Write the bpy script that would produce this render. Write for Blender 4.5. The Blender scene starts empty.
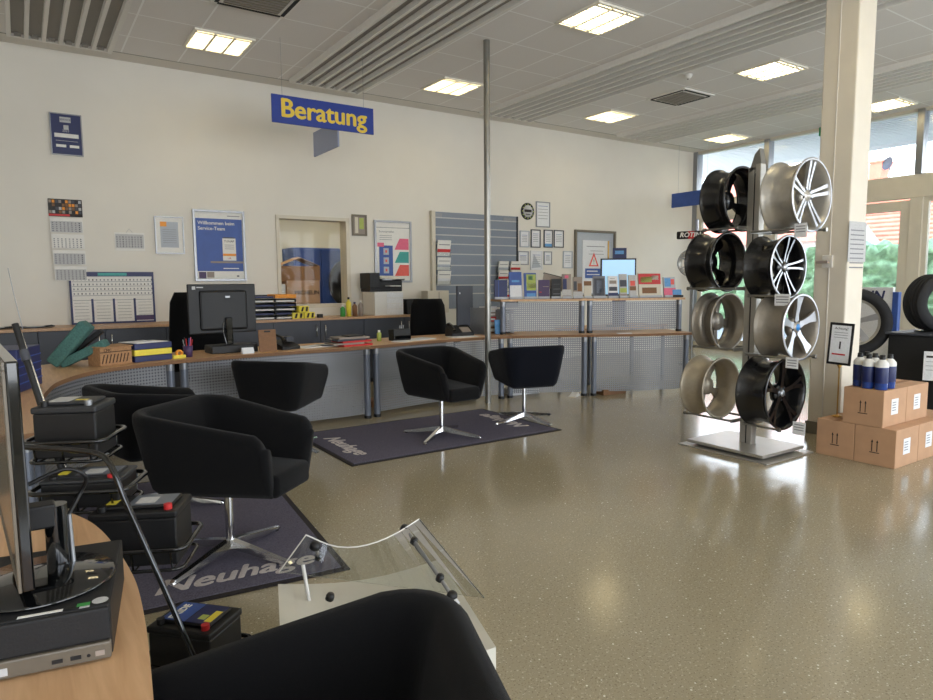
import bpy, bmesh, math, random
from mathutils import Vector, Matrix
random.seed(7)
C = bpy.context.scene.collection
PI = math.pi
R_ = math.radians

# ------------------------------------------------------------------ camera
F = 661.0; CX, CY = 466.5, 350.0; H = 1.4
pitch, roll, yaw = R_(5.82), R_(0.44), R_(33.9)
fw = Vector((math.sin(yaw)*math.cos(pitch), math.cos(yaw)*math.cos(pitch), -math.sin(pitch)))
rt = Vector((math.cos(yaw), -math.sin(yaw), 0)); up = rt.cross(fw)
RR = rt*math.cos(roll) - up*math.sin(roll); UU = rt*math.sin(roll) + up*math.cos(roll)
CAM = Vector((0, 0, H))
cd = bpy.data.cameras.new('camera'); cam = bpy.data.objects.new('camera', cd); C.objects.link(cam)
cam.matrix_world = Matrix(((RR.x, UU.x, -fw.x, 0), (RR.y, UU.y, -fw.y, 0), (RR.z, UU.z, -fw.z, H), (0, 0, 0, 1)))
cd.sensor_width = 36; cd.lens = F/933*36; cd.clip_start = 0.02; cd.clip_end = 300
bpy.context.scene.camera = cam

def ray(px, py): return fw + RR*((px-CX)/F) - UU*((py-CY)/F)
def at(px, py, X=None, Y=None, z=None, d=None):
    r = ray(px, py)
    t = (X/r.x) if X is not None else (Y/r.y) if Y is not None else ((z-H)/r.z) if z is not None else d
    return CAM + r*t
def proj(p):
    q = Vector(p)-CAM; k = q.dot(fw); return CX+F*q.dot(RR)/k, CY-F*q.dot(UU)/k

# ------------------------------------------------------------------ materials
def s2l(c): c /= 255.; return c/12.92 if c <= .04045 else ((c+.055)/1.055)**2.4
def rgb(r, g, b): return (s2l(r), s2l(g), s2l(b), 1)
M = {}
def mat(name, col, rough=.5, metal=0, noise=0, nscale=40, bump=0, bscale=200, emit=0, coat=0, trans=0, spec=.5, sheen=0):
    m = bpy.data.materials.new(name); m.use_nodes = True; nt = m.node_tree; b = nt.nodes['Principled BSDF']
    col = rgb(*col) if len(col) == 3 else col
    b.inputs['Base Color'].default_value = col; b.inputs['Roughness'].default_value = rough
    b.inputs['Metallic'].default_value = metal; b.inputs['Coat Weight'].default_value = coat
    b.inputs['Specular IOR Level'].default_value = spec
    b.inputs['Sheen Weight'].default_value = sheen
    b.inputs['Transmission Weight'].default_value = trans
    if emit:
        b.inputs['Emission Color'].default_value = col; b.inputs['Emission Strength'].default_value = emit
    tc = nt.nodes.new('ShaderNodeTexCoord')
    if noise:
        n = nt.nodes.new('ShaderNodeTexNoise'); n.inputs['Scale'].default_value = nscale; n.inputs['Detail'].default_value = 4
        nt.links.new(tc.outputs['Object'], n.inputs['Vector'])
        r = nt.nodes.new('ShaderNodeValToRGB')
        r.color_ramp.elements[0].position = .3; r.color_ramp.elements[1].position = .7
        r.color_ramp.elements[0].color = tuple(max(0, c*(1-noise)) for c in col[:3])+(1,)
        r.color_ramp.elements[1].color = tuple(min(1, c*(1+noise)) for c in col[:3])+(1,)
        nt.links.new(n.outputs['Fac'], r.inputs['Fac']); nt.links.new(r.outputs['Color'], b.inputs['Base Color'])
    if bump:
        n = nt.nodes.new('ShaderNodeTexNoise'); n.inputs['Scale'].default_value = bscale
        nt.links.new(tc.outputs['Object'], n.inputs['Vector'])
        bp = nt.nodes.new('ShaderNodeBump'); bp.inputs['Strength'].default_value = bump; bp.inputs['Distance'].default_value = .003
        nt.links.new(n.outputs['Fac'], bp.inputs['Height']); nt.links.new(bp.outputs['Normal'], b.inputs['Normal'])
    M[name] = m; return m
mat('wall_paint', (226, 221, 210), .8, noise=.02, nscale=2, bump=.15, bscale=120)
mat('ceil_border', (222, 217, 208), .8, noise=.02)
mat('panel_white', (232, 229, 223), .5, noise=.02)
mat('panel_gap', (150, 146, 139), .7, noise=.02)  # on the heating panels, shade between the ribs is put into this grey
mat('cream_trim', (212, 204, 186), .5, noise=.03, nscale=6)
mat('column_paint', (222, 213, 196), .55, noise=.03, nscale=5)
mat('baseboard', (120, 112, 98), .6, noise=.05)
mat('alu', (150, 152, 155), .35, .8, noise=.04)
mat('chrome', (205, 205, 205), .12, 1, noise=.02)
mat('steel', (150, 148, 142), .3, .9, noise=.05, nscale=10)
mat('steel_plate', (178, 174, 166), .32, .55, noise=.06, nscale=8)
mat('post_blue', (112, 118, 130), .38, .35, noise=.03)
mat('slate', (62, 65, 74), .45, noise=.05, nscale=8)
mat('black_plastic', (13, 13, 15), .5, noise=.1)
mat('black_gloss', (10, 11, 12), .08, noise=.05, coat=.5)
mat('black_matte', (20, 20, 22), .7, noise=.15, bump=.2)
mat('bezel', (100, 92, 80), .4, noise=.05)
mat('screen', (82, 78, 70), .2, noise=.25, nscale=14)
mat('fabric_black', (10, 10, 12), .95, noise=.25, nscale=300, bump=.5, bscale=700, sheen=.06, spec=.2)
mat('fabric_navy', (11, 14, 24), .95, noise=.2, nscale=300, bump=.5, bscale=700, sheen=.06, spec=.2)
mat('mat_fabric', (98, 95, 110), .98, noise=.3, nscale=160, bump=.6, bscale=400, spec=.1)
mat('mat_edge', (34, 28, 30), .85, noise=.1)
mat('mat_letters', (196, 188, 186), .95, noise=.15, nscale=120)
mat('carton', (186, 146, 112), .8, noise=.06, nscale=10)
mat('carton_dark', (150, 108, 72), .8, noise=.06, nscale=10)
mat('ink', (40, 32, 30), .7, noise=.05)
mat('label_white', (225, 226, 228), .6, noise=.06, nscale=60)
mat('paper', (232, 230, 224), .8, noise=.03)
mat('paper_grey', (190, 190, 190), .8, noise=.1, nscale=80)
mat('line_grey', (130, 130, 135), .8, noise=.1)
mat('yellow_tape', (232, 214, 70), .5, noise=.05)
mat('orange', (235, 150, 40), .5, noise=.05)
mat('blue_sign', (22, 52, 140), .4, noise=.05)
mat('blue_dark', (28, 38, 88), .45, noise=.08)
mat('blue_mid', (52, 84, 158), .45, noise=.1, nscale=6)
mat('blue_light', (88, 150, 205), .45, noise=.1)
mat('blue_liquid', (35, 66, 140), .18, noise=.12, nscale=12, coat=.4)
mat('sign_back', (140, 150, 180), .5, noise=.03)
mat('sign_yellow', (228, 196, 62), .5, noise=.03)
mat('teal_cloth', (72, 112, 106), .9, noise=.25, nscale=90, bump=.4)
mat('wicker', (168, 128, 90), .8, noise=.2, nscale=60)
mat('wicker_dark', (70, 46, 28), .8, noise=.2)
mat('red', (196, 40, 40), .5, noise=.08)
mat('pink', (222, 100, 130), .5, noise=.06)
mat('teal', (60, 158, 150), .5, noise=.06)
mat('coral', (226, 92, 78), .5, noise=.06)
mat('green', (60, 150, 70), .5, noise=.06)
mat('lime', (170, 185, 90), .5, noise=.06)
mat('purple', (70, 50, 90), .5, noise=.06)
mat('brown', (128, 92, 62), .7, noise=.1)
mat('taupe', (150, 138, 128), .6, noise=.05)
mat('brass', (190, 150, 80), .3, .8, noise=.05)
mat('rubber', (32, 32, 34), .8, noise=.15, nscale=20)
mat('rim_silver', (186, 182, 174), .35, .6, noise=.04)
mat('rim_grey', (150, 143, 133), .38, .6, noise=.05)
mat('rim_beige', (176, 166, 148), .4, .55, noise=.05)
mat('rim_black', (14, 14, 16), .25, 0, noise=.05, coat=.25)
mat('rim_machined', (180, 181, 185), .32, .85, noise=.04)
mat('blue_cap', (40, 130, 200), .3, noise=.05)
mat('white_plastic', (222, 220, 214), .4, noise=.03)
mat('pedestal', (206, 202, 188), .25, noise=.06, nscale=4, coat=.3)
mat('grey_slat', (128, 136, 148), .5, 0, noise=.04)
mat('grey_panel', (176, 182, 190), .5, noise=.04)
mat('battery_case', (13, 13, 15), .5, noise=.1)
mat('battery_lid', (42, 43, 45), .5, noise=.12)
mat('screen_light', (165, 205, 232), .4, emit=.55)
mat('roof_red', (222, 128, 104), .8, noise=.15, nscale=3)
mat('house_wall', (206, 204, 196), .8, noise=.05)
mat('asphalt', (140, 140, 140), .9, noise=.1)
mat('canopy', (225, 226, 230), .6, 0, noise=.04)
mat('exit_green', (30, 130, 80), .5, noise=.05)
mat('lamp_tube', (255, 240, 200), .5, emit=7)
mat('lamp_grid', (240, 234, 215), .5, noise=.02)
mat('lamp_white', (240, 235, 220), .5, noise=.02)

def nodes(name):
    m = bpy.data.materials.new(name); m.use_nodes = True; M[name] = m
    return m.node_tree, m.node_tree.nodes['Principled BSDF'], m.node_tree.nodes['Material Output']
def mathn(nt, op, a, b=None, clamp=False):
    n = nt.nodes.new('ShaderNodeMath'); n.operation = op; n.use_clamp = clamp
    for i, v in enumerate((a, b)):
        if v is None: continue
        if isinstance(v, (int, float)): n.inputs[i].default_value = v
        else: nt.links.new(v, n.inputs[i])
    return n.outputs[0]
def mixc(nt, fac, c1, c2):
    n = nt.nodes.new('ShaderNodeMix'); n.data_type = 'RGBA'
    if isinstance(fac, (int, float)): n.inputs[0].default_value = fac
    else: nt.links.new(fac, n.inputs[0])
    for i, v in ((6, c1), (7, c2)):
        if isinstance(v, tuple): n.inputs[i].default_value = v
        else: nt.links.new(v, n.inputs[i])
    return n.outputs[2]
# ceiling tiles
nt, b, out = nodes('ceiling_tile')
tc = nt.nodes.new('ShaderNodeTexCoord'); sp = nt.nodes.new('ShaderNodeSeparateXYZ'); nt.links.new(tc.outputs['Object'], sp.inputs[0])
def gridline(o, off, pitch, w):
    v = mathn(nt, 'ADD', o, -off); v = mathn(nt, 'DIVIDE', v, pitch); v = mathn(nt, 'FRACT', v)
    v = mathn(nt, 'SUBTRACT', v, .5); v = mathn(nt, 'ABSOLUTE', v); return mathn(nt, 'GREATER_THAN', v, .5-w/pitch/2)
g = mathn(nt, 'MAXIMUM', gridline(sp.outputs[0], 5.41-6.1, .61, .018), gridline(sp.outputs[1], 4.74-13.8, .69, .018))
nz = nt.nodes.new('ShaderNodeTexNoise'); nz.inputs['Scale'].default_value = 60; nt.links.new(tc.outputs['Object'], nz.inputs['Vector'])
base = mixc(nt, nz.outputs['Fac'], rgb(226, 223, 219), rgb(233, 230, 226))
nt.links.new(mixc(nt, g, base, rgb(250, 250, 248)), b.inputs['Base Color']); b.inputs['Roughness'].default_value = .9
# floor
nt, b, out = nodes('floor_terrazzo')
tc = nt.nodes.new('ShaderNodeTexCoord')
def noise(sc, det=2):
    n = nt.nodes.new('ShaderNodeTexNoise'); n.inputs['Scale'].default_value = sc; n.inputs['Detail'].default_value = det
    nt.links.new(tc.outputs['Object'], n.inputs['Vector']); return n.outputs['Fac']
big = mixc(nt, noise(1.2), rgb(150, 139, 114), rgb(162, 151, 126))
fine = mathn(nt, 'GREATER_THAN', noise(90, 1), .66); dark = mathn(nt, 'LESS_THAN', noise(120, 1), .36)
c = mixc(nt, mathn(nt, 'MULTIPLY', dark, .5), big, rgb(98, 88, 68)); c = mixc(nt, mathn(nt, 'MULTIPLY', fine, .6), c, rgb(196, 190, 168))
vo = nt.nodes.new('ShaderNodeTexVoronoi'); vo.inputs['Scale'].default_value = 22; nt.links.new(tc.outputs['Object'], vo.inputs['Vector'])
fl = mathn(nt, 'LESS_THAN', vo.outputs['Distance'], .085)
c = mixc(nt, fl, c, rgb(226, 222, 205))
nt.links.new(c, b.inputs['Base Color']); b.inputs['Roughness'].default_value = .15; b.inputs['Specular IOR Level'].default_value = .6
bp = nt.nodes.new('ShaderNodeBump'); bp.inputs['Strength'].default_value = .12; bp.inputs['Distance'].default_value = .002
nt.links.new(noise(35), bp.inputs['Height']); nt.links.new(bp.outputs['Normal'], b.inputs['Normal'])
# wood
def wood(name, c1, c2, rot=0, sc=1.0):
    nt, b, out = nodes(name)
    tc = nt.nodes.new('ShaderNodeTexCoord'); mp = nt.nodes.new('ShaderNodeMapping')
    mp.inputs['Scale'].default_value = (30*sc, 2.2*sc, 8); mp.inputs['Rotation'].default_value = (0, 0, rot)
    nt.links.new(tc.outputs['Object'], mp.inputs['Vector'])
    n = nt.nodes.new('ShaderNodeTexNoise'); n.inputs['Scale'].default_value = 1.6; n.inputs['Detail'].default_value = 6; n.inputs['Distortion'].default_value = .6
    nt.links.new(mp.outputs['Vector'], n.inputs['Vector'])
    r = nt.nodes.new('ShaderNodeValToRGB'); r.color_ramp.elements[0].position = .3; r.color_ramp.elements[1].position = .7
    r.color_ramp.elements[0].color = rgb(*c1); r.color_ramp.elements[1].color = rgb(*c2)
    nt.links.new(n.outputs['Fac'], r.inputs['Fac']); nt.links.new(r.outputs['Color'], b.inputs['Base Color'])
    b.inputs['Roughness'].default_value = .4
wood('wood_top', (190, 148, 108), (212, 172, 130))
wood('wood_back', (178, 138, 104), (198, 160, 124), PI/2)
# perforated metal (UV metres)
nt, b, out = nodes('perforated')
uv = nt.nodes.new('ShaderNodeUVMap'); sp = nt.nodes.new('ShaderNodeSeparateXYZ'); nt.links.new(uv.outputs[0], sp.inputs[0])
def cell(o):
    v = mathn(nt, 'DIVIDE', o, .026); v = mathn(nt, 'FRACT', v); v = mathn(nt, 'SUBTRACT', v, .5); return mathn(nt, 'ABSOLUTE', v)
hole = mathn(nt, 'LESS_THAN', mathn(nt, 'MAXIMUM', cell(sp.outputs[0]), cell(sp.outputs[1])), .21)
b.inputs['Base Color'].default_value = rgb(138, 139, 142); b.inputs['Metallic'].default_value = .35; b.inputs['Roughness'].default_value = .42
tr = nt.nodes.new('ShaderNodeBsdfTransparent'); mx = nt.nodes.new('ShaderNodeMixShader')
nt.links.new(hole, mx.inputs[0]); nt.links.new(b.outputs[0], mx.inputs[1]); nt.links.new(tr.outputs[0], mx.inputs[2]); nt.links.new(mx.outputs[0], out.inputs[0])
# glass panes and clear acrylic
def pane(name, tint, gl):
    nt, b, out = nodes(name); nt.nodes.remove(b)
    tr = nt.nodes.new('ShaderNodeBsdfTransparent'); tr.inputs[0].default_value = tint
    g = nt.nodes.new('ShaderNodeBsdfGlossy'); g.inputs['Roughness'].default_value = .02
    lw = nt.nodes.new('ShaderNodeFresnel'); lw.inputs['IOR'].default_value = 1.45
    mx = nt.nodes.new('ShaderNodeMixShader'); nt.links.new(mathn(nt, 'MULTIPLY', lw.outputs[0], gl, True), mx.inputs[0])
    nt.links.new(tr.outputs[0], mx.inputs[1]); nt.links.new(g.outputs[0], mx.inputs[2]); nt.links.new(mx.outputs[0], out.inputs[0])
pane('glass', (.96, .98, .98, 1), 1.0)
pane('glass_clear', (.97, .98, .98, 1), .25)
pane('acrylic', (.93, .95, .94, 1), 1.3)
pane('acrylic_edge', (.8, .84, .8, 1), 2.5)
# hedge
mat('hedge', (128, 158, 120), .9, noise=.4, nscale=7, bump=1, bscale=14)

# ------------------------------------------------------------------ mesh builder
class MB:
    def __init__(s, T=None):
        s.v = []; s.f = []; s.m = []; s.sm = []; s.uv = []; s.mats = []; s.T = T or Matrix.Identity(4)
    def mi(s, m):
        if m not in s.mats: s.mats.append(m)
        return s.mats.index(m)
    def add(s, vs, fs, m, smooth=False, T=None, uvs=None):
        T2 = s.T @ T if T is not None else s.T
        o = len(s.v); s.v += [T2 @ Vector(v) for v in vs]; k = s.mi(m)
        flip = T2.to_3x3().determinant() < 0
        for i, f in enumerate(fs):
            ff = [o+j for j in f]; uu = uvs[i] if uvs else [(0, 0)]*len(f)
            if flip: ff = ff[::-1]; uu = uu[::-1]
            s.f.append(ff); s.m.append(k); s.sm.append(smooth); s.uv.append(uu)
        return s
    def box(s, x0, x1, y0, y1, z0, z1, m, bev=0, T=None, seg=2):
        if bev <= 0:
            vs = [(x, y, z) for z in (z0, z1) for y in (y0, y1) for x in (x0, x1)]
            return s.add(vs, [(0, 2, 3, 1), (4, 5, 7, 6), (0, 1, 5, 4), (2, 6, 7, 3), (0, 4, 6, 2), (1, 3, 7, 5)], m, T=T)
        bm = bmesh.new(); bmesh.ops.create_cube(bm, size=1)
        for v in bm.verts: v.co = Vector(((x0+x1)/2+v.co.x*(x1-x0), (y0+y1)/2+v.co.y*(y1-y0), (z0+z1)/2+v.co.z*(z1-z0)))
        bmesh.ops.bevel(bm, geom=bm.edges[:], offset=bev, segments=seg, affect='EDGES', profile=.5)
        bm.verts.ensure_lookup_table()
        s.add([v.co.copy() for v in bm.verts], [[v.index for v in f.verts] for f in bm.faces], m, seg > 2, T); bm.free(); return s
    def cyl(s, p0, p1, r, m, n=14, r1=None, T=None):
        return s.tube([p0, p1], [r, r if r1 is None else r1], m, n, T=T)
    def tube(s, pts, r, m, n=8, closed=False, T=None):
        pts = [Vector(p) for p in pts]; k = len(pts); rs = r if isinstance(r, (list, tuple)) else [r]*k
        vs = []; prev = None
        for i, p in enumerate(pts):
            if closed: t = (pts[(i+1) % k]-pts[i-1])
            else: t = pts[min(i+1, k-1)]-pts[max(i-1, 0)]
            t.normalize()
            if prev is None:
                a = Vector((0, 0, 1)) if abs(t.z) < .9 else Vector((1, 0, 0)); nrm = t.cross(a).normalized()
            else: nrm = (prev - t*prev.dot(t)).normalized()
            prev = nrm; bi = t.cross(nrm)
            vs += [p+(nrm*math.cos(2*PI*j/n)+bi*math.sin(2*PI*j/n))*rs[i] for j in range(n)]
        fs = []
        for i in range(k if closed else k-1):
            a, b2 = i*n, ((i+1) % k)*n
            fs += [(a+j, a+(j+1) % n, b2+(j+1) % n, b2+j) for j in range(n)]
        s.add(vs, fs, m, True, T)
        if not closed:
            s.add(vs[:n], [tuple(range(n))[::-1]], m, T=T); s.add(vs[-n:], [tuple(range(n))], m, T=T)
        return s
    def lathe(s, prof, m, n=40, T=None, closed=False, smooth=True):
        vs = [(r*math.cos(2*PI*j/n), r*math.sin(2*PI*j/n), z) for r, z in prof for j in range(n)]
        k = len(prof); fs = []
        for i in range(k if closed else k-1):
            a, b2 = i*n, ((i+1) % k)*n
            fs += [(a+j, a+(j+1) % n, b2+(j+1) % n, b2+j) for j in range(n)]
        return s.add(vs, fs, m, smooth, T)
    def prism(s, poly, z0, z1, m, T=None, smooth=False, side=None):
        n = len(poly); area = sum(poly[i][0]*poly[(i+1) % n][1]-poly[(i+1) % n][0]*poly[i][1] for i in range(n))
        if area < 0: poly = poly[::-1]
        vs = [(x, y, z0) for x, y in poly]+[(x, y, z1) for x, y in poly]
        s.add(vs, [tuple(range(n))[::-1], tuple(range(n, 2*n))], m, T=T)
        return s.add(vs, [(i, (i+1) % n, n+(i+1) % n, n+i) for i in range(n)], side or m, smooth, T)
    def text(s, txt, size, m, T=None, thick=.001, bold=0, shear=0, center=True, sx=1):
        c = bpy.data.curves.new('t', 'FONT'); c.body = txt; c.size = size; c.extrude = thick; c.shear = shear; c.resolution_u = 3
        c.align_x = 'CENTER' if center else 'LEFT'; c.align_y = 'CENTER' if center else 'BOTTOM'
        o = bpy.data.objects.new('t', c); C.objects.link(o); dg = bpy.context.evaluated_depsgraph_get(); dg.update()
        me = bpy.data.meshes.new_from_object(o.evaluated_get(dg))
        vs = [(v.co.x*sx, v.co.y, v.co.z) for v in me.vertices]; fs = [tuple(p.vertices) for p in me.polygons]
        T0 = T if T is not None else Matrix.Identity(4)
        for i_, (ox, oy) in enumerate(((0, 0),) if not bold else ((-bold, 0), (bold, 0), (0, bold*.7), (0, -bold*.7))): s.add(vs, fs, m, T=T0 @ Matrix.Translation((ox, oy, i_*.0005)))
        bpy.data.objects.remove(o); bpy.data.curves.remove(c); bpy.data.meshes.remove(me); return s
    def build(s, name, parent=None):
        me = bpy.data.meshes.new(name); off = Vector((0, 0, 0)); o = bpy.data.objects.new(name, me)
        if parent is not None:
            r = parent; off = Vector(r.get('_w', (0, 0, 0))) ; o['_w'] = tuple(off)
        elif s.v:
            xs = [v.x for v in s.v]; ys = [v.y for v in s.v]; zs = [v.z for v in s.v]
            off = Vector(((min(xs)+max(xs))/2, (min(ys)+max(ys))/2, min(zs))); o.location = off; o['_w'] = tuple(off)
        me.from_pydata([v-off for v in s.v], [], s.f)
        for m in s.mats: me.materials.append(M[m])
        me.polygons.foreach_set('material_index', s.m); me.polygons.foreach_set('use_smooth', s.sm)
        ul = me.uv_layers.new(name='UVMap'); i = 0
        for uu in s.uv:
            for u in uu: ul.data[i].uv = u; i += 1
        me.update(); C.objects.link(o)
        if parent is not None: o.parent = parent
        return o
def tag(o, label, cat, group=None):
    o['label'] = label; o['category'] = cat
    if group: o['group'] = group
    return o
def thing(name, label, cat, loc=(0, 0, 0), rotz=0, group=None, world=False):
    o = bpy.data.objects.new(name, None); C.objects.link(o); o.location = loc; o.rotation_euler = (0, 0, rotz)
    o.empty_display_size = .1
    o['_w'] = tuple(loc) if world else (0, 0, 0)
    return tag(o, label, cat, group)
def struct(o): o['kind'] = 'structure'; return o
def dup(root, loc, rot=None, label=None, group=None):
    r = root.copy(); C.objects.link(r); r.location = loc
    if rot is not None: r.rotation_euler = (0, 0, rot)
    if label: r['label'] = label
    if group: r['group'] = group
    for ch in list(root.children):
        c = ch.copy(); C.objects.link(c); c.parent = r
        for g in list(ch.children):
            d = g.copy(); C.objects.link(d); d.parent = c
    return r
def face(o, deg):      # local x right, y up, z towards the viewer, normal pointing at heading deg
    c, s = math.cos(R_(deg)), math.sin(R_(deg))
    return Matrix(((-s, 0, c, o[0]), (c, 0, s, o[1]), (0, 1, 0, o[2]), (0, 0, 0, 1)))
def TR(x, y, z, rz=0): return Matrix.Translation((x, y, z)) @ Matrix.Rotation(rz, 4, 'Z')

# ------------------------------------------------------------------ room shell
ZC = 4.07; YW = 9.1; XW = 11.9
struct(MB().box(-3.2, 12.05, -4.2, 12.2, -.1, 0, 'floor_terrazzo').build('floor'))
b = MB(); b.box(-3.2, 12.05, -4.2, 8.8, ZC, ZC+.1, 'ceiling_tile'); b.box(-3.2, 12.05, 8.8, 9.3, ZC, ZC+.1, 'ceil_border')
b.box(-3.2, 12.05, 8.785, 8.8, ZC-.003, ZC, 'panel_gap')
cl = b.build('ceiling'); cl.data.transform(Matrix.Translation(cl.location)); cl.location = (0, 0, 0); struct(cl)
wx0, wx1, wz0, wz1 = 3.0, 4.02, 1.09, 2.32
b = MB()
b.box(-3.2, wx0, YW, YW+.2, 0, ZC+.1, 'wall_paint'); b.box(wx1, 12.05, YW, YW+.2, 0, ZC+.1, 'wall_paint')
b.box(wx0, wx1, YW, YW+.2, 0, wz0, 'wall_paint'); b.box(wx0, wx1, YW, YW+.2, wz1, ZC+.1, 'wall_paint')
struct(b.build('wall_back'))
struct(MB().box(-3.3, -3.1, -4.2, 9.3, 0, ZC+.1, 'wall_paint').build('wall_left'))
# rear wall with shop windows behind the viewer
b = MB(); b.box(-3.2, 12.05, -4.3, -4.1, 0, .6, 'wall_paint'); b.box(-3.2, 12.05, -4.3, -4.1, 3.2, ZC+.1, 'wall_paint')
for x in (-3.2, 1.0, 6.0, 11.5): b.box(x, x+.55, -4.3, -4.1, .6, 3.2, 'wall_paint')
struct(b.build('wall_rear'))
# right glazed facade
b = MB()
b.box(XW, XW+.14, -4.2, 9.1, 2.69, 3.06, 'cream_trim', .01)
b.box(XW, XW+.14, -4.2, 9.1, 4.02, 4.1, 'cream_trim'); b.box(XW, XW+.14, -4.2, 9.1, 0, .12, 'cream_trim')
b.box(XW-.02, XW+.16, 9.0, 9.1, 0, ZC, 'alu')
ys = [7.45, 4.86, 2.27, -.32, -2.9]
for y in ys:
    b.box(XW-.03, XW+.14, y-.05, y+.05, 3.06, 4.05, 'alu'); b.box(XW-.02, XW+.14, y-.09, y+.09, 0, 2.69, 'cream_trim')
struct(b.build('wall_right'))
n = 0
for i, (a, c) in enumerate(zip([9.05]+ys, ys+[-4.1])):
    n += 1
    t = struct(MB().box(XW+.06, XW+.07, c+.05, a-.05, 3.06, 4.02, 'glass').build('window_%d' % n))
    n += 1
    if i in (1,): continue
    fr = MB(); x0, x1 = XW+.03, XW+.11
    for (p, q, z0, z1) in ((c+.09, c+.16, .12, 2.69), (a-.16, a-.09, .12, 2.69), (c+.16, a-.16, .12, .2), (c+.16, a-.16, 2.62, 2.69)):
        fr.box(x0, x1, p, q, z0, z1, 'cream_trim')
    f = struct(fr.build('window_%d' % n))
    MB().box(XW+.065, XW+.075, c+.16, a-.16, .2, 2.62, 'glass').build('pane', f)
# glazed door in the bay between the mullions
dr = MB(); y0, y1 = 4.95, 6.15
for (p, q, z0, z1) in ((y0, y0+.14, .1, 2.66), (y1-.14, y1, .1, 2.66), (y0+.14, y1-.14, .1, .3), (y0+.14, y1-.14, 2.50, 2.66)):
    dr.box(XW-.01, XW+.09, p, q, z0, z1, 'cream_trim', .006)
d = struct(dr.build('door_1')); MB().box(XW+.035, XW+.045, y0+.14, y1-.14, .3, 2.5, 'glass').build('pane', d)
MB().cyl((XW-.05, y1-.07, 1.0), (XW-.05, y1-.07, 1.25), .012, 'steel').cyl((XW-.05, y1-.07, 1.02), (XW, y1-.07, 1.02), .01, 'steel').build('handle', d)
dr = MB(); y2, y3 = 6.15, 7.36
for (p, q, z0, z1) in ((y2, y2+.14, .1, 2.66), (y3-.14, y3, .1, 2.66), (y2+.14, y3-.14, .1, .3), (y2+.14, y3-.14, 2.50, 2.66)):
    dr.box(XW-.01, XW+.09, p, q, z0, z1, 'cream_trim', .006)
d = struct(dr.build('door_2')); MB().box(XW+.035, XW+.045, y2+.14, y3-.14, .3, 2.5, 'glass').build('pane', d)
# column
kx0, kx1, ky0, ky1 = 5.95, 6.24, 2.94, 3.23
b = MB(); b.box(kx0, kx1, ky0, ky1, 0, ZC, 'column_paint', .012); b.box(kx0-.006, kx0+.01, ky0+.15, ky0+.158, .1, ZC-.02, 'ceil_border')
col = struct(b.build('trim_1'))
MB().box(kx0-.012, kx1+.012, ky0-.012, ky1+.012, 0, .11, 'baseboard').build('baseboard', col)
p = at(828, 262, X=kx0)
MB().cyl(p, p+Vector((-.05, 0, 0)), .012, 'brass').box(p.x-.07, p.x-.04, p.y-.03, p.y+.07, p.z-.012, p.z+.012, 'taupe', .004).box(kx0-.02, kx0, p.y-.045, p.y+.045, p.z-.05, p.z+.06, 'ceil_border', .003).build('wall_hook', col)
p0, p1 = at(849, 221, Y=ky0), at(861, 262, Y=ky0)
b = MB(face((p0.x, ky0, 0), -90)); w = p1.x-p0.x+.06
b.box(0, w, p1.z, p0.z, .001, .006, 'paper_grey')
for k in range(9): b.box(.03, w-.04, p0.z-.08-k*.04, p0.z-.07-k*.04, .006, .007, 'line_grey')
tag(b.build('notice_sheet'), 'grey notice sheet in a clear sleeve on the side of the column', 'notice')

# ceiling radiant panels, lamps, vents
for k in range(4):
    x1 = 1.0+3.05*k; x0 = x1-.93
    b = MB(); b.box(x0, x1, -4, 8.74, ZC-.012, ZC, 'panel_gap')
    w = (x1-x0)/6
    b.box(x0, x1, -4, 8.66, ZC-.018, ZC-.013, 'panel_gap')
    for j in range(7): b.prism([(x0+j*w-.022, ZC-.018), (x0+j*w-.018, ZC-.07), (x0+j*w+.018, ZC-.07), (x0+j*w+.022, ZC-.018)], -8.66, 4, 'panel_white', T=Matrix(((1, 0, 0, 0), (0, 0, -1, 0), (0, 1, 0, 0), (0, 0, 0, 1))))
    for j in range(6): b.box(x0+(j+.5)*w-.03, x0+(j+.5)*w+.03, 8.62, 8.7, ZC-.04, ZC-.018, 'panel_gap')
    b.box(x0-.02, x0, -4, 8.74, ZC-.045, ZC, 'panel_white'); b.box(x1, x1+.035, -4, 8.74, ZC-.055, ZC, 'panel_gap' if 0 else 'panel_white'); b.box(x0, x1, 8.7, 8.74, ZC-.045, ZC, 'panel_white')
    tag(b.build('radiant_panel'), ['ribbed white ceiling heating panel farthest to the left', 'ribbed white ceiling heating panel above the hanging blue sign', 'ribbed white ceiling heating panel right of the steel pole', 'ribbed white ceiling heating panel nearest the window wall'][k], 'ceiling panel', 'ceiling heating panels')
L = thing('ceiling_lamp', '', 'ceiling lamp', group='recessed grid ceiling lamps')
b = MB(); s = .3
b.box(-s-.015, s+.015, -s-.015, -s+.015, -.02, .0, 'lamp_white'); b.box(-s-.015, s+.015, s-.015, s+.015, -.02, .0, 'lamp_white')
b.box(-s-.015, -s+.015, -s, s, -.02, .0, 'lamp_white'); b.box(s-.015, s+.015, -s, s, -.02, .0, 'lamp_white'); b.build('frame', L)
b = MB()
for i in (-1, 1): b.box(i*.1-.013, i*.1+.013, -s, s, -.03, -.004, 'lamp_grid')
for i in (-4, -3, -2, -1, 0, 1, 2, 3, 4): b.box(-s, s, i*.06-.004, i*.06+.004, -.026, -.006, 'lamp_grid')
for i in (-1, 1): b.box(-s, s, i*.255-.012, i*.255+.012, -.02, -.003, 'lamp_white')
b.build('louvre', L)
MB().box(-s+.015, s-.015, -s+.015, s-.015, -.004, -.001, 'lamp_tube').build('diffuser', L)
lx = [(2.0, 'above the left wall'), (5.07, 'beside the steel pole'), (8.12, 'behind the wheel rack'), (11.2, 'close to the window wall')]
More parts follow.
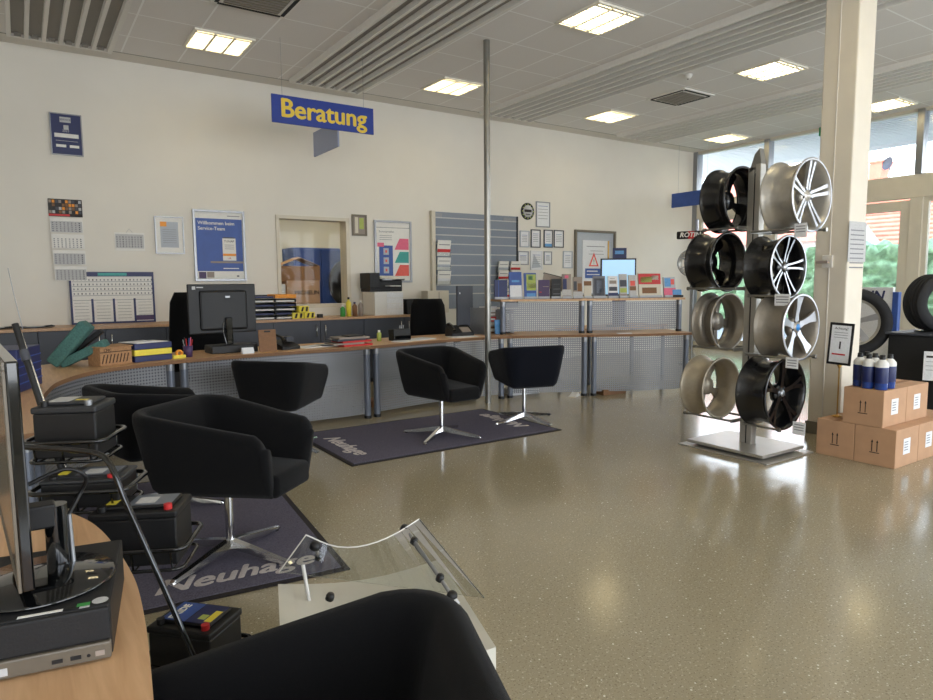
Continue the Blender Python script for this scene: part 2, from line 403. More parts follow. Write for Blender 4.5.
ly = [(7.85, 'nearest the back wall'), (5.08, 'in the second row from the back wall'), (2.3, 'in the third row from the back wall'), (-.5, 'behind the viewer')]
xn = ['leftmost ceiling lamp', 'second ceiling lamp from the left', 'third ceiling lamp from the left', 'rightmost ceiling lamp']
first = True
for i, (x, _) in enumerate(lx):
    for j, (y, w) in enumerate(ly):
        lb = 'square grid %s in the %s' % (xn[i].replace('ceiling lamp', 'ceiling lamp'), ['row nearest the back wall', 'second row from the back wall', 'third row from the back wall', 'row nearest the rear shop front'][j])
        if first: L.location = (x, y, ZC); L['label'] = lb; first = False
        else: dup(L, (x, y, ZC), 0, lb)
def vent(c, label, sz=.3):
    t = thing('air_vent', label, 'air vent', (c[0], c[1], ZC), group='square ceiling air vents')
    b = MB(); s = sz
    b.box(-s, s, -s, s, -.02, 0, 'panel_white', .005)
    for q in (-1, 1): b.box(-s+.06, s-.06, q*(s-.045)-.018, q*(s-.045)+.018, -.024, -.019, 'black_matte'); b.box(q*(s-.045)-.018, q*(s-.045)+.018, -s+.06, s-.06, -.024, -.019, 'black_matte')
    b.build('casing', t)
    b = MB(); b.box(-s+.1, s-.1, -s+.1, s-.1, -.03, -.019, 'panel_gap')
    for k in range(9): b.box(-s+.11, s-.11, -s+.12+k*(2*s-.24)/8-.004, -s+.12+k*(2*s-.24)/8+.004, -.036, -.029, 'baseboard')
    b.build('grille', t)
vent((2.02, 6.42), 'square air vent beside the leftmost ceiling lamp', .36)
vent((8.15, 6.5), 'square air vent between the two right heating panels', .34)
p = at(688, 77, z=ZC-.03)
t = thing('smoke_detector', 'small round smoke detector on the ceiling near the square vent', 'smoke detector', (p.x, p.y, ZC))
MB().lathe([(.0, -.055), (.035, -.052), (.05, -.03), (.055, 0)], 'white_plastic', 20).build('housing', t)
MB().lathe([(.0, -.06), (.012, -.06), (.015, -.05)], 'baseboard', 12).build('sensor', t)

# storage room behind the hatch
b = MB()
b.box(2.3, 5.6, 11.9, 12.0, 0, 3, 'wall_paint'); b.box(2.2, 2.3, 9.3, 12.0, 0, 3, 'wall_paint'); b.box(5.6, 5.7, 9.3, 10.2, 0, 3, 'wall_paint'); b.box(5.6, 5.7, 11.4, 12.0, 0, 3, 'wall_paint')
b.box(5.6, 5.7, 10.2, 11.4, 0, .9, 'wall_paint'); b.box(5.6, 5.7, 10.2, 11.4, 2.6, 3, 'wall_paint'); b.box(2.2, 5.7, 9.3, 12.0, 3, 3.1, 'wall_paint')
struct(b.build('wall_storage'))
b = MB()
for a in ((wx0-.03, wx0+.02, wz0, wz1), (wx1-.02, wx1+.04, wz0, wz1), (wx0-.03, wx1+.04, wz0-.03, wz0+.02), (wx0-.03, wx1+.04, wz1-.02, wz1+.03)): b.box(a[0], a[1], YW-.02, YW+.21, a[2], a[3], 'cream_trim', .004)
f = struct(b.build('window_20')); MB().box(wx0+.02, wx1-.02, YW+.09, YW+.096, wz0+.02, wz1-.02, 'glass_clear').build('pane', f)
struct(MB().box(5.62, 5.66, 10.2, 11.4, .9, 2.6, 'glass').build('window_21'))
t = thing('ceiling_lamp', 'square lamp added on the store room ceiling to light the view behind the hatch', 'ceiling lamp', (3.2, 10.2, 3.0))  # added lamp, gives the store room behind the hatch its light
MB().box(-.32, .32, -.32, .32, -.05, 0, 'lamp_white', .01).build('frame', t); MB().box(-.29, .29, -.29, .29, -.06, -.05, 'lamp_tube').build('diffuser', t)
t = thing('ceiling_lamp', 'second square lamp added to brighten the store room, nearer the outer window', 'ceiling lamp', (4.9, 10.6, 3.0))  # another added lamp, brightens the store room further
MB().box(-.32, .32, -.32, .32, -.05, 0, 'lamp_white', .01).build('frame', t); MB().box(-.29, .29, -.29, .29, -.06, -.05, 'lamp_tube').build('diffuser', t)
t = thing('cupboard', 'blue steel cupboard standing in the store room behind the hatch', 'cupboard', (4.15, 10.6, 0), world=True)
MB().box(3.65, 4.55, 10.35, 10.9, 0, 1.98, 'blue_mid', .01).build('body', t)
for q in (0, 1): MB().box(3.67+q*.44, 4.09+q*.44, 10.33, 10.352, .08, 1.95, 'blue_mid', .006).build('door', t)
t = thing('shelf_unit', 'low cream shelf unit behind the hatch window carrying cartons', 'shelf', (3.6, 9.6, 0), world=True)
MB().box(3.0, 4.3, 9.4, 9.85, 1.03, 1.06, 'cream_trim').build('shelf', t)
for x in (3.0, 4.26): MB().box(x, x+.04, 9.4, 9.85, 0, 1.03, 'cream_trim').build('side_panel', t)
t = thing('carton', 'closed brown carton with black lettering behind the hatch window', 'carton', (3.6, 9.6, 1.06), world=True)
MB().box(3.22, 3.72, 9.45, 9.8, 1.06, 1.45, 'carton', .004).build('body', t)
MB().box(3.0, 3.215, 9.5, 9.8, 1.06, 1.4, 'white_plastic', .004).build('side_packet', t)
MB(face((3.52, 9.449, 1.27), -90)).text('MICHELIN', .085, 'ink', bold=.002).build('print', t)
t = thing('carton', 'open brown carton stacked on the lettered carton behind the hatch', 'carton', (3.45, 9.6, 1.45), world=True)
b = MB(); b.box(3.13, 3.73, 9.45, 9.462, 1.45, 1.66, 'carton_dark'); b.box(3.13, 3.73, 9.79, 9.802, 1.45, 1.66, 'carton_dark'); b.box(3.13, 3.142, 9.462, 9.79, 1.45, 1.66, 'carton_dark'); b.box(3.718, 3.73, 9.462, 9.79, 1.45, 1.66, 'carton_dark'); b.box(3.14, 3.72, 9.46, 9.79, 1.45, 1.46, 'carton_dark'); b.build('body', t)
MB(Matrix.Translation((3.13, 0, 1.66)) @ Matrix.Rotation(R_(-22), 4, 'Y')).box(0, .34, 9.46, 9.79, 0, .006, 'carton').build('flap', t)
MB(Matrix.Translation((3.73, 0, 1.66)) @ Matrix.Rotation(R_(22), 4, 'Y')).box(-.3, 0, 9.46, 9.79, 0, .006, 'carton').build('flap', t)
def tyre_prof(Ro, Ri, w):
    h = w/2; pr = [(Ri, -h*.8), (Ri+.03, -h*.95), ((Ri+Ro)/2, -h*1.05), (Ro-.025, -h*.93), (Ro-.006, -h*.8)]
    x = -h*.72
    for k in range(4):
        pr += [(Ro, x), (Ro, x+h*.24), (Ro-.008, x+h*.25), (Ro-.008, x+h*.34)]; x += h*.36
    pr += [(Ro, h*.72), (Ro-.006, h*.8), (Ro-.025, h*.93), ((Ri+Ro)/2, h*1.05), (Ri+.03, h*.95), (Ri, h*.8), (Ri-.01, h*.4), (Ri-.01, -h*.4)]
    return pr
def axis_T(c, d):    # local z along d
    d = Vector(d).normalized(); q = d.to_track_quat('Z', 'Y'); return Matrix.Translation(c) @ q.to_matrix().to_4x4()
t = thing('tyre_exhibit', 'black car tyre standing upright in the store room behind the hatch', 'tyre', (4.28, 9.62, 1.06), world=True)
MB().lathe(tyre_prof(.34, .2, .2), 'rubber', 40, axis_T((4.22, 9.62, 1.41), (-.9, -.25, 0)), closed=True).build('tyre', t)

# ------------------------------------------------------------------ things on the back wall
def frame(mb, x0, x1, z0, z1, fw_, m, d=.02):
    mb.box(x0, x0+fw_, z0, z1, 0, d, m, .002); mb.box(x1-fw_, x1, z0, z1, 0, d, m, .002)
    mb.box(x0+fw_, x1-fw_, z0, z0+fw_, 0, d, m, .002); mb.box(x0+fw_, x1-fw_, z1-fw_, z1, 0, d, m, .002)
WM = face((0, YW, 0), -90)
def wall_thing(name, label, cat, x0, x1, z0, z1, group=None):
    return thing(name, label, cat, ((x0+x1)/2, YW, z0), group=group, world=True)
def rule(b, x0, x1, z, m='line_grey', h=.006, d=.006): b.box(x0, x1, z, z+h, d, d+.001, m)
# award plaque
t = wall_thing('wall_plaque', 'dark blue plaque with silver edge high on the wall at far left', 'plaque', .40, .72, 2.9, 3.37)
b = MB(WM); frame(b, .40, .72, 2.9, 3.37, .012, 'alu', .03); b.build('frame', t)
b = MB(WM); b.box(.412, .708, 2.912, 3.358, 0, .02, 'blue_dark')
b.box(.50, .61, 3.27, 3.33, .02, .022, 'paper_grey', .0); b.box(.535, .585, 3.19, 3.24, .02, .022, 'paper_grey'); b.text('SERVICE', .03, 'blue_dark', T=Matrix.Translation((.555, 3.3, .023)))
b.text('2023', .035, 'paper_grey', T=Matrix.Translation((.555, 3.175, .022))); b.box(.44, .68, 3.10, 3.145, .02, .022, 'paper'); b.box(.45, .55, 2.99, 3.02, .02, .022, 'paper'); b.box(.585, .68, 2.99, 3.02, .02, .022, 'paper')
rule(b, .45, .67, 3.06, 'paper_grey', .004, .02); b.build('face', t)
# five part hanging calendar
t = wall_thing('wall_calendar', 'tall hanging wall calendar with photo collage top and four month sheets', 'calendar', .32, .68, 1.46, 2.4)
b = MB(WM); b.box(.33, .67, 2.2, 2.4, .002, .01, 'ink'); random.seed(3)
for i in range(10):
    for j in range(4):
        b.box(.335+i*.033, .362+i*.033, 2.235+j*.04, 2.268+j*.04, .01, .012, random.choice(['slate', 'taupe', 'paper_grey', 'brown', 'black_plastic', 'orange']))
b.box(.33, .54, 2.205, 2.228, .012, .013, 'red'); b.build('picture_board', t)
for k in range(4):
    zz = 2.18-k*.185; b = MB(face((0, YW-.024, 0), -90)); x0 = .335+k*.004
    b.box(x0, x0+.33, zz-.165, zz, .002, .006+.002*k, 'paper')
    b.box(x0+.01, x0+.32, zz-.16, zz-.035, .006+.002*k, .008+.002*k, 'paper_grey' if k != 1 else 'paper')
    for r in range(5):
        for c in range(8): b.box(x0+.02+c*.038, x0+.034+c*.038, zz-.152+r*.023, zz-.140+r*.023, .008+.002*k, .009+.002*k, 'line_grey' if c < 7 else 'slate')
    b.build('month_sheet', t)
t = wall_thing('wall_calendar', 'small white calendar sheet on the wall beside the certificate', 'calendar', .99, 1.32, 1.82, 2.04)
b = MB(WM); b.box(.99, 1.32, 1.82, 2.04, .002, .008, 'paper'); b.box(1.0, 1.31, 1.85, 2.02, .008, .009, 'paper_grey')
for r in range(5):
    for c in range(9): b.box(1.01+c*.033, 1.022+c*.033, 1.865+r*.028, 1.88+r*.028, .009, .010, 'slate' if c % 3 == 2 else 'line_grey')
b.build('sheet', t); MB(WM).tube([(1.12, 2.04, .004), (1.155, 2.085, .004), (1.19, 2.04, .004)], .002, 'alu').build('hanger', t)
# certificate
t = wall_thing('certificate', 'silver framed white certificate with orange block left of the blue poster', 'certificate', 1.44, 1.78, 1.79, 2.255)
b = MB(WM); frame(b, 1.44, 1.78, 1.79, 2.255, .014, 'alu'); b.build('frame', t)
b = MB(WM); b.box(1.454, 1.766, 1.804, 2.241, 0, .008, 'paper'); b.box(1.505, 1.715, 1.87, 2.19, .008, .009, 'grey_panel'); b.box(1.505, 1.58, 2.13, 2.19, .009, .010, 'orange')
for k in range(7): rule(b, 1.53, 1.69, 2.09-k*.027, 'line_grey', .005, .009)
b.build('sheet', t)
# blue poster
x0, x1, z0, z1 = 1.89, 2.545, 1.445, 2.365
t = wall_thing('poster_frame', 'large framed blue welcome poster above the left computer monitor', 'poster', x0, x1, z0, z1)
b = MB(WM); frame(b, x0, x1, z0, z1, .028, 'alu', .03); b.build('frame', t)
b = MB(WM); b.box(x0+.028, x1-.028, z0+.028, z1-.028, 0, .01, 'paper'); b.box(x0+.035, x1-.035, z0+.13, z1-.11, .01, .012, 'blue_mid')
b.text('Willkommen beim', .062, 'paper', T=Matrix.Translation((x0+.06, z1-.20, .012)), center=False, bold=.001)
b.text('Service-Team', .062, 'paper', T=Matrix.Translation((x0+.06, z1-.27, .012)), center=False, bold=.001)
b.box(x0+.2, x1-.035, z0+.235, z0+.26, .012, .014, 'taupe'); b.box(x0+.36, x0+.53, z0+.27, z0+.56, .012, .015, 'paper'); b.box(x0+.36, x0+.53, z0+.33, z0+.36, .015, .016, 'orange')
b.box(x0+.37, x0+.52, z0+.56, z0+.575, .012, .015, 'slate'); b.text('TUNAP', .04, 'ink', T=Matrix.Translation((x0+.445, z0+.52, .016)))
b.text('i.A.', .04, 'red', T=Matrix.Translation((x0+.445, z0+.30, .016)))
for k in range(3): rule(b, x0+.385, x0+.505, z0+.47-k*.025, 'line_grey', .006, .015)
b.box(x0+.05, x0+.14, z0+.035, z0+.12, .01, .012, 'purple'); b.box(x0+.15, x0+.24, z0+.045, z0+.12, .01, .012, 'taupe'); rule(b, x0+.36, x0+.56, z0+.16, 'paper', .012, .012)
b.box(x0+.53, x0+.56, z0+.055, z0+.075, .01, .012, 'slate'); rule(b, x1-.22, x1-.06, z1-.075, 'line_grey', .01, .01)
b.build('print', t)
# small frame
t = wall_thing('picture_frame', 'small grey picture frame between the hatch and the coloured poster', 'picture frame', 4.10, 4.34, 2.1, 2.41)
b = MB(WM); frame(b, 4.10, 4.34, 2.1, 2.41, .028, 'baseboard'); b.build('frame', t)
b = MB(WM); b.box(4.128, 4.312, 2.128, 2.382, 0, .01, 'taupe'); b.box(4.15, 4.2, 2.14, 2.37, .01, .011, 'cream_trim'); b.box(4.22, 4.29, 2.2, 2.36, .01, .011, 'lime'); b.build('picture', t)
# coloured poster
x0, x1, z0, z1 = 4.455, 5.09, 1.41, 2.345
t = wall_thing('poster_frame', 'framed white poster with pink, teal and coral flags above the printer', 'poster', x0, x1, z0, z1)
b = MB(WM); frame(b, x0, x1, z0, z1, .03, 'alu', .03); b.build('frame', t)
b = MB(WM); b.box(x0+.03, x1-.03, z0+.03, z1-.03, 0, .01, 'paper'); rule(b, x0+.03, x1-.03, z1-.11, 'line_grey', .008, .01)
b.box(x0+.08, x0+.31, z0+.09, z0+.56, .01, .012, 'blue_mid')
for k in range(3): b.box(x0+.15, x0+.24, z0+.14+k*.14, z0+.24+k*.14, .012, .013, 'grey_panel'); b.box(x0+.18, x0+.21, z0+.17+k*.14, z0+.21+k*.14, .013, .014, 'coral')
b.box(x0+.05, x0+.16, z0+.54, z0+.6, .012, .015, 'pink')
for k, m in enumerate(('coral', 'teal', 'pink')): b.prism([(x0+.34, z0+.1+k*.2), (x1-.05, z0+.1+k*.2), (x1-.05, z0+.27+k*.2), (x0+.43, z0+.27+k*.2)], .01, .012, m)
b.text('Sommerreifen', .045, 'line_grey', T=Matrix.Translation((x0+.08, z1-.19, .01)), center=False)
for k in range(3): rule(b, x0+.09, x0+.3, z1-.23-k*.03, 'line_grey', .006, .01)
b.build('print', t)
# slatwall
sx0, sx1, sz0, sz1 = 5.47, 7.16, .98, 2.52
t = wall_thing('slatwall', 'grey slatted display wall with horizontal rails behind the steel pole', 'display panel', sx0, sx1, sz0, sz1)
b = MB(WM); b.box(sx0, sx1, sz0, sz1, 0, .03, 'grey_slat')
k = sz1-.02
for i, zz in enumerate([2.43, 2.28, 2.16, 2.02, 1.86, 1.68, 1.52, 1.36, 1.22]): b.box(sx0+.05, sx1-.02, zz-.009, zz+.009, .03, .04, 'paper_grey')
b.box(sx0+.05, sx0+.17, sz1-.09, sz1-.02, .03, .036, 'alu'); b.box(sx1-.3, sx1-.03, sz1-.1, sz1-.03, .03, .036, 'alu'); b.build('panel', t)
MB(WM).box(sx0-.04, sx0+.03, sz0, sz1+.01, 0, .07, 'cream_trim', .005).build('side_trim', t); MB(WM).box(sx1-.012, sx1+.012, sz0, sz1, 0, .05, 'black_plastic', .003).build('side_trim', t)
def holder(p, w, h, label, m, grp):
    t = thing('brochure_holder', label, 'brochure holder', (p[0], YW-.04, p[1]), group=grp)
    MB().box(-w/2, w/2, -.07, 0, 0, h*.45, 'acrylic').build('tray', t)
    T = Matrix.Translation((0, -.045, .004)) @ Matrix.Rotation(R_(12), 4, 'X')
    b = MB(T); b.box(-w/2+.01, w/2-.01, -.01, .01, 0, h, 'paper'); b.box(-w/2+.01, w/2-.01, -.0125, -.0102, h*.25, h*.45, m); b.box(-w/2+.03, w/2-.03, -.0125, -.0102, h*.7, h*.75, 'line_grey'); b.build('brochures', t)
for k, (zz, h, m) in enumerate(((1.88, .25, 'red'), (1.66, .2, 'grey_panel'), (1.43, .22, 'label_white'))):
    holder((5.62, zz-.06), .26, h, 'white brochure holder, %s of three at the left end of the slatted wall' % ['topmost', 'middle', 'lowest'][k], m, 'brochure holders on the slatted wall')
for k in range(4):
    for j in range(2):
        q = at(499.5+12*j+1.5*(k > 2), 268+k*9, Y=YW)
        holder((q.x, q.z-.08), .22, .19, 'small white brochure holder %s the slatted wall, %s' % (['on the right part of', 'at the right edge of'][j], ['top row', 'second row', 'third row', 'bottom row'][k]), ['red', 'grey_panel'][(k+j+1) % 2], 'brochure holders on the slatted wall')
# round badge
t = thing('wall_badge', 'round black and gold badge left of the topmost tall certificate', 'badge', (7.41, YW, 2.48))
Mq = face((0, 0, .145), -90)
MB(Mq).lathe([(0, 0), (.145, 0), (.145, .015), (.135, .02), (.0, .021)], 'black_plastic', 36).build('rim', t)
b = MB(Mq).lathe([(0, .022), (.105, .022), (.105, .021)], 'paper_grey', 36)
for a in range(12): b.box(-.008, .008, .112, .13, .0205, .0225, 'lime', T=Matrix.Rotation(a*PI/6, 4, 'Z'))
b.box(-.08, .08, -.015, .03, .022, .024, 'ink'); b.box(-.05, .05, -.06, -.045, .022, .024, 'ink'); b.build('face', t)
# cluster of certificates
cert = [((535.7, 201.3), (549.5, 227.7), 'tall framed certificate, topmost of the cluster right of the slatted wall', 'alu', 0),
 ((519.5, 230.5), (529, 247.4), 'framed certificate leftmost in the middle row of the cluster', 'grey_panel', 0),
 ((530.5, 229.3), (540, 247.8), 'dark framed certificate second from left in the middle row', 'slate', 0),
 ((543.5, 229.6), (552.2, 247.8), 'framed certificate with blue foot third in the middle row', 'slate', 1),
 ((553.5, 230), (563.2, 247.8), 'dark framed certificate at right end of the middle row', 'slate', 0),
 ((517.5, 251), (528.2, 265), 'light certificate leftmost in the lowest row of the cluster', 'alu', 0),
 ((530, 250.5), (542, 270), 'unframed pale blue certificate second in the lowest row', 'label_white', 2),
 ((543.5, 251.3), (551.4, 265), 'small certificate third in the lowest row of the cluster', 'alu', 0),
 ((562.7, 251), (571.9, 268.3), 'certificate at the right end of the lowest row beside the framed board', 'grey_panel', 0)]
for (a, c, lb, fm, st) in cert:
    p, q = at(*a, Y=YW), at(*c, Y=YW); x0, x1, z0, z1 = p.x, q.x, q.z, p.z
    t = wall_thing('certificate', lb, 'certificate', x0, x1, z0, z1, 'certificates on the back wall')
    b = MB(WM); frame(b, x0, x1, z0, z1, .018, fm); b.build('frame', t)
    b = MB(WM); b.box(x0+.018, x1-.018, z0+.018, z1-.018, 0, .01, 'label_white')
    for k in range(5): rule(b, x0+.05, x1-.05, z1-.08-k*(z1-z0-.12)/6, 'line_grey' if k else 'blue_mid', .007, .01)
    if st == 1: b.box(x0+.02, x1-.02, z0+.02, z0+.07, .01, .011, 'blue_light')
    if st == 2: b.prism([(x0+.03, z0+.03), (x1-.03, z0+.05), (x0+.08, z1-.06)], .01, .011, 'grey_panel')
    b.build('sheet', t)
# second hatch with mount and notices
p, q = at(574, 229.6, Y=YW), at(614.5, 229.6, Y=YW); x0, x1, z1 = p.x, q.x, p.z; z0 = 1.12
b = MB(WM); frame(b, x0, x1, z0, z1, .04, 'baseboard', .05); b.box(x0+.04, x1-.04, z0+.04, z1-.04, .0, .012, 'grey_panel')
w2 = struct(b.build('window_22'))
p, q = at(582, 240, Y=YW), at(606.5, 277, Y=YW); b = MB(WM)
b.box(p.x, q.x, q.z-.3, p.z, .012, .02, 'label_white'); b.box(q.x, q.x+.03, q.z-.3, p.z, .012, .03, 'brass')
rule(b, p.x+.1, q.x-.08, p.z-.12, 'line_grey', .012, .02); rule(b, p.x+.2, q.x-.12, p.z-.2, 'line_grey', .008, .02); rule(b, p.x+.16, q.x-.1, p.z-.26, 'line_grey', .008, .02)
b.build('mounted_pane', w2)
xm = at(593, 260, Y=YW); b = MB(WM)
b.prism([(xm.x-.13, xm.z-.12), (xm.x+.13, xm.z-.12), (xm.x, xm.z+.14)], .02, .023, 'coral'); b.prism([(xm.x-.08, xm.z-.095), (xm.x+.08, xm.z-.095), (xm.x, xm.z+.07)], .023, .024, 'paper')
b.text('!', .13, 'ink', T=Matrix.Translation((xm.x, xm.z-.04, .025)))
b.box(xm.x-.22, xm.x+.24, xm.z-.34, xm.z-.16, .02, .024, 'blue_mid'); rule(b, xm.x-.18, xm.x+.1, xm.z-.22, 'paper', .02, .024); rule(b, xm.x-.18, xm.x+.15, xm.z-.28, 'paper', .015, .024)
b.build('warning_notice', w2)

# ------------------------------------------------------------------ hanging signs
p, q = at(271, 95, Y=7.2), at(373.5, 135, Y=7.2)
yb = 7.2; x0, x1 = p.x, q.x; z0 = q.z; z1 = at(373, 109, Y=7.2).z
t = thing('hanging_sign', 'blue hanging sign with yellow word Beratung', 'sign', ((x0+x1)/2, yb, z0), world=True)
MB().box(x0, x1, yb-.01, yb+.01, z0, z1, 'blue_sign', .003).build('board', t)
MB(face(((x0+x1)/2, yb-.0102, (z0+z1)/2), -90)).text('Beratung', .275, 'sign_yellow', bold=.008, T=Matrix.Translation((0, .006, 0)), sx=1.02).build('lettering', t)
q0, q1 = at(314, 158, Y=6.85), at(339, 132, Y=7.1)
qm = at(326, 146, Y=yb)
qn = at(339, 143, Y=yb); qf = at(314.5, 157, X=qn.x)
MB().box(qn.x-.01, qn.x+.01, yb+.011, qf.y, qf.z, qf.z+.29, 'sign_back', .003).build('cross_board', t)
for x in (x0+.12, x1-.12): MB().cyl((x, yb, z1), (x, yb, ZC-.055), .0018, 'alu', 6).build('wire', t)
b = MB(); XB = 11.0
p, q = at(672, 194, X=XB), at(703, 189, X=XB); r = at(672, 208, X=XB)
t = thing('hanging_sign', 'blank blue hanging sign beside the window wall behind the wheels', 'sign', (XB, (p.y+8.0)/2, r.z), world=True)
MB().box(XB-.01, XB+.01, 7.9, p.y, r.z, p.z, 'blue_mid', .003).build('board', t)
for y in (8.1, p.y-.15): MB().cyl((XB, y, p.z), (XB, y, ZC), .002, 'alu', 6).build('wire', t)
p = at(821, 131, X=9.5)
t = thing('exit_sign', 'small green exit sign hanging left of the column', 'sign', (p.x, p.y, p.z-.08), world=True)
MB().box(p.x-.02, p.x+.02, p.y-.16, p.y+.02, p.z-.07, p.z+.05, 'exit_green', .004).build('body', t); MB().cyl((p.x, p.y-.08, p.z+.05), (p.x, p.y-.08, ZC), .006, 'alu', 8).build('rod', t)

# ------------------------------------------------------------------ steel pole
b = MB(); b.cyl((4.465, 6.2, 0), (4.465, 6.2, ZC), .036, 'steel', 24)
tag(b.build('steel_pole'), 'thin round steel pole rising from the counter to the ceiling', 'pole')

# ------------------------------------------------------------------ back cabinets
ZB = .94; CY0 = 8.48
def cab(x0, x1, label, handles=True):
    t = thing('cabinet', label, 'cabinet', ((x0+x1)/2, CY0, 0), group='dark cabinets along the back wall', world=True)
    MB().box(x0+.002, x1-.002, CY0+.02, 9.095, .06, ZB-.03, 'slate').box(x0+.01, x1-.01, CY0+.06, 9.09, 0, .06, 'black_matte').build('body', t)
    xm = (x0+x1)/2
    for i, (a, c) in enumerate(((x0+.004, xm-.003), (xm+.003, x1-.004))):
        d = MB().box(a, c, CY0, CY0+.019, .08, ZB-.035, 'slate', .002).build('door', t)
        hx = c-.06 if i == 0 else a+.06
        MB().tube([(hx, CY0, ZB-.09), (hx, CY0-.03, ZB-.1), (hx, CY0-.035, ZB-.17), (hx, CY0-.03, ZB-.24), (hx, CY0, ZB-.25)], .006, 'chrome', 8).build('handle', d)
xs = [-1.15, .13, 1.41, 2.69, 3.97, 5.25]
nm = ['dark cabinet in the far left corner of the back wall', 'dark cabinet under the standing year planner', 'dark cabinet behind the left computer monitor', 'dark double cabinet with curved chrome handles under the hatch', 'dark cabinet under the printer by the back wall']
for i in range(5): cab(xs[i], xs[i+1], nm[i])
tag(MB().box(-1.2, 1.47, CY0-.03, 9.098, ZB-.03, ZB, 'wood_back', .003).build('worktop'), 'wooden top of the left cabinets under the year planner', 'worktop')
tag(MB().box(1.475, 5.3, CY0-.03, 9.098, ZB-.03, ZB, 'wood_back', .003).build('worktop'), 'long wooden cabinet top under the hatch and printer', 'worktop')

# ------------------------------------------------------------------ curved counter
def catmull(P, n=12):
    P = [Vector(p).to_3d() if len(p) == 3 else Vector((p[0], p[1], 0)) for p in P]; out = []
    for i in range(len(P)-1):
        a, b_, c, d = P[max(i-1, 0)], P[i], P[i+1], P[min(i+2, len(P)-1)]
        for k in range(n):
            t = k/n; out.append(.5*((2*b_)+(c-a)*t+(2*a-5*b_+4*c-d)*t*t+(3*b_-a-3*c+d)*t**3))
    out.append(P[-1]); return out
FE = catmull([(0.03, 2.9), (0.04, 3.6), (0.05, 4.2), (0.09, 4.7), (0.2, 5.25), (0.5, 5.75), (1.1, 6.03), (2.0, 6.13), (2.85, 6.14), (3.8, 6.3), (4.7, 6.28), (5.2, 6.1), (5.72, 5.8), (6.3, 5.48), (6.95, 5.25)])
def offset(P, d):
    out = []
    for i, p in enumerate(P):
        t = (P[min(i+1, len(P)-1)]-P[max(i-1, 0)]).normalized(); out.append(p+Vector((-t.y, t.x, 0))*d)
    return out
def nearest(P, q): return min(range(len(P)), key=lambda i: (P[i].x-q[0])**2+(P[i].y-q[1])**2)
def strip_panel(P, z0, z1, m, th=.004):
    b = MB(); L_ = 0
    for i in range(len(P)-1):
        a, c = P[i], P[i+1]; l = (c-a).length
        b.add([(a.x, a.y, z0), (c.x, c.y, z0), (c.x, c.y, z1), (a.x, a.y, z1)], [(0, 1, 2, 3)], m, True, uvs=[[(L_, z0), (L_+l, z0), (L_+l, z1), (L_, z1)]]); L_ += l
    return b
units = [((0.04, 3.4), (0.09, 4.7), 'left end unit of the curved counter behind the battery rack'),
         ((0.09, 4.7), (1.13, 6.03), 'strongly curved corner unit of the counter under the teal case'),
         ((1.13, 6.03), (3.03, 6.17), 'counter unit below the left computer monitor'),
         ((3.03, 6.17), (4.79, 6.27), 'counter unit below the steel pole and telephones'),
         ((4.79, 6.27), (5.74, 5.79), 'short counter unit under the left half of the raised counter'),
         ((5.74, 5.79), (6.95, 5.25), 'curved counter unit at the right end near the wheel rack')]
PO = offset(FE, .07)
def post(x, y, z0, z1):
    b = MB(); b.cyl((x, y, z0), (x, y, z1), .034, 'post_blue', 18); b.cyl((x, y, z1-.06), (x, y, z1-.005), .036, 'alu', 18)
    b.cyl((x, y, z0), (x, y, z0+.03), .037, 'black_plastic', 18); return b
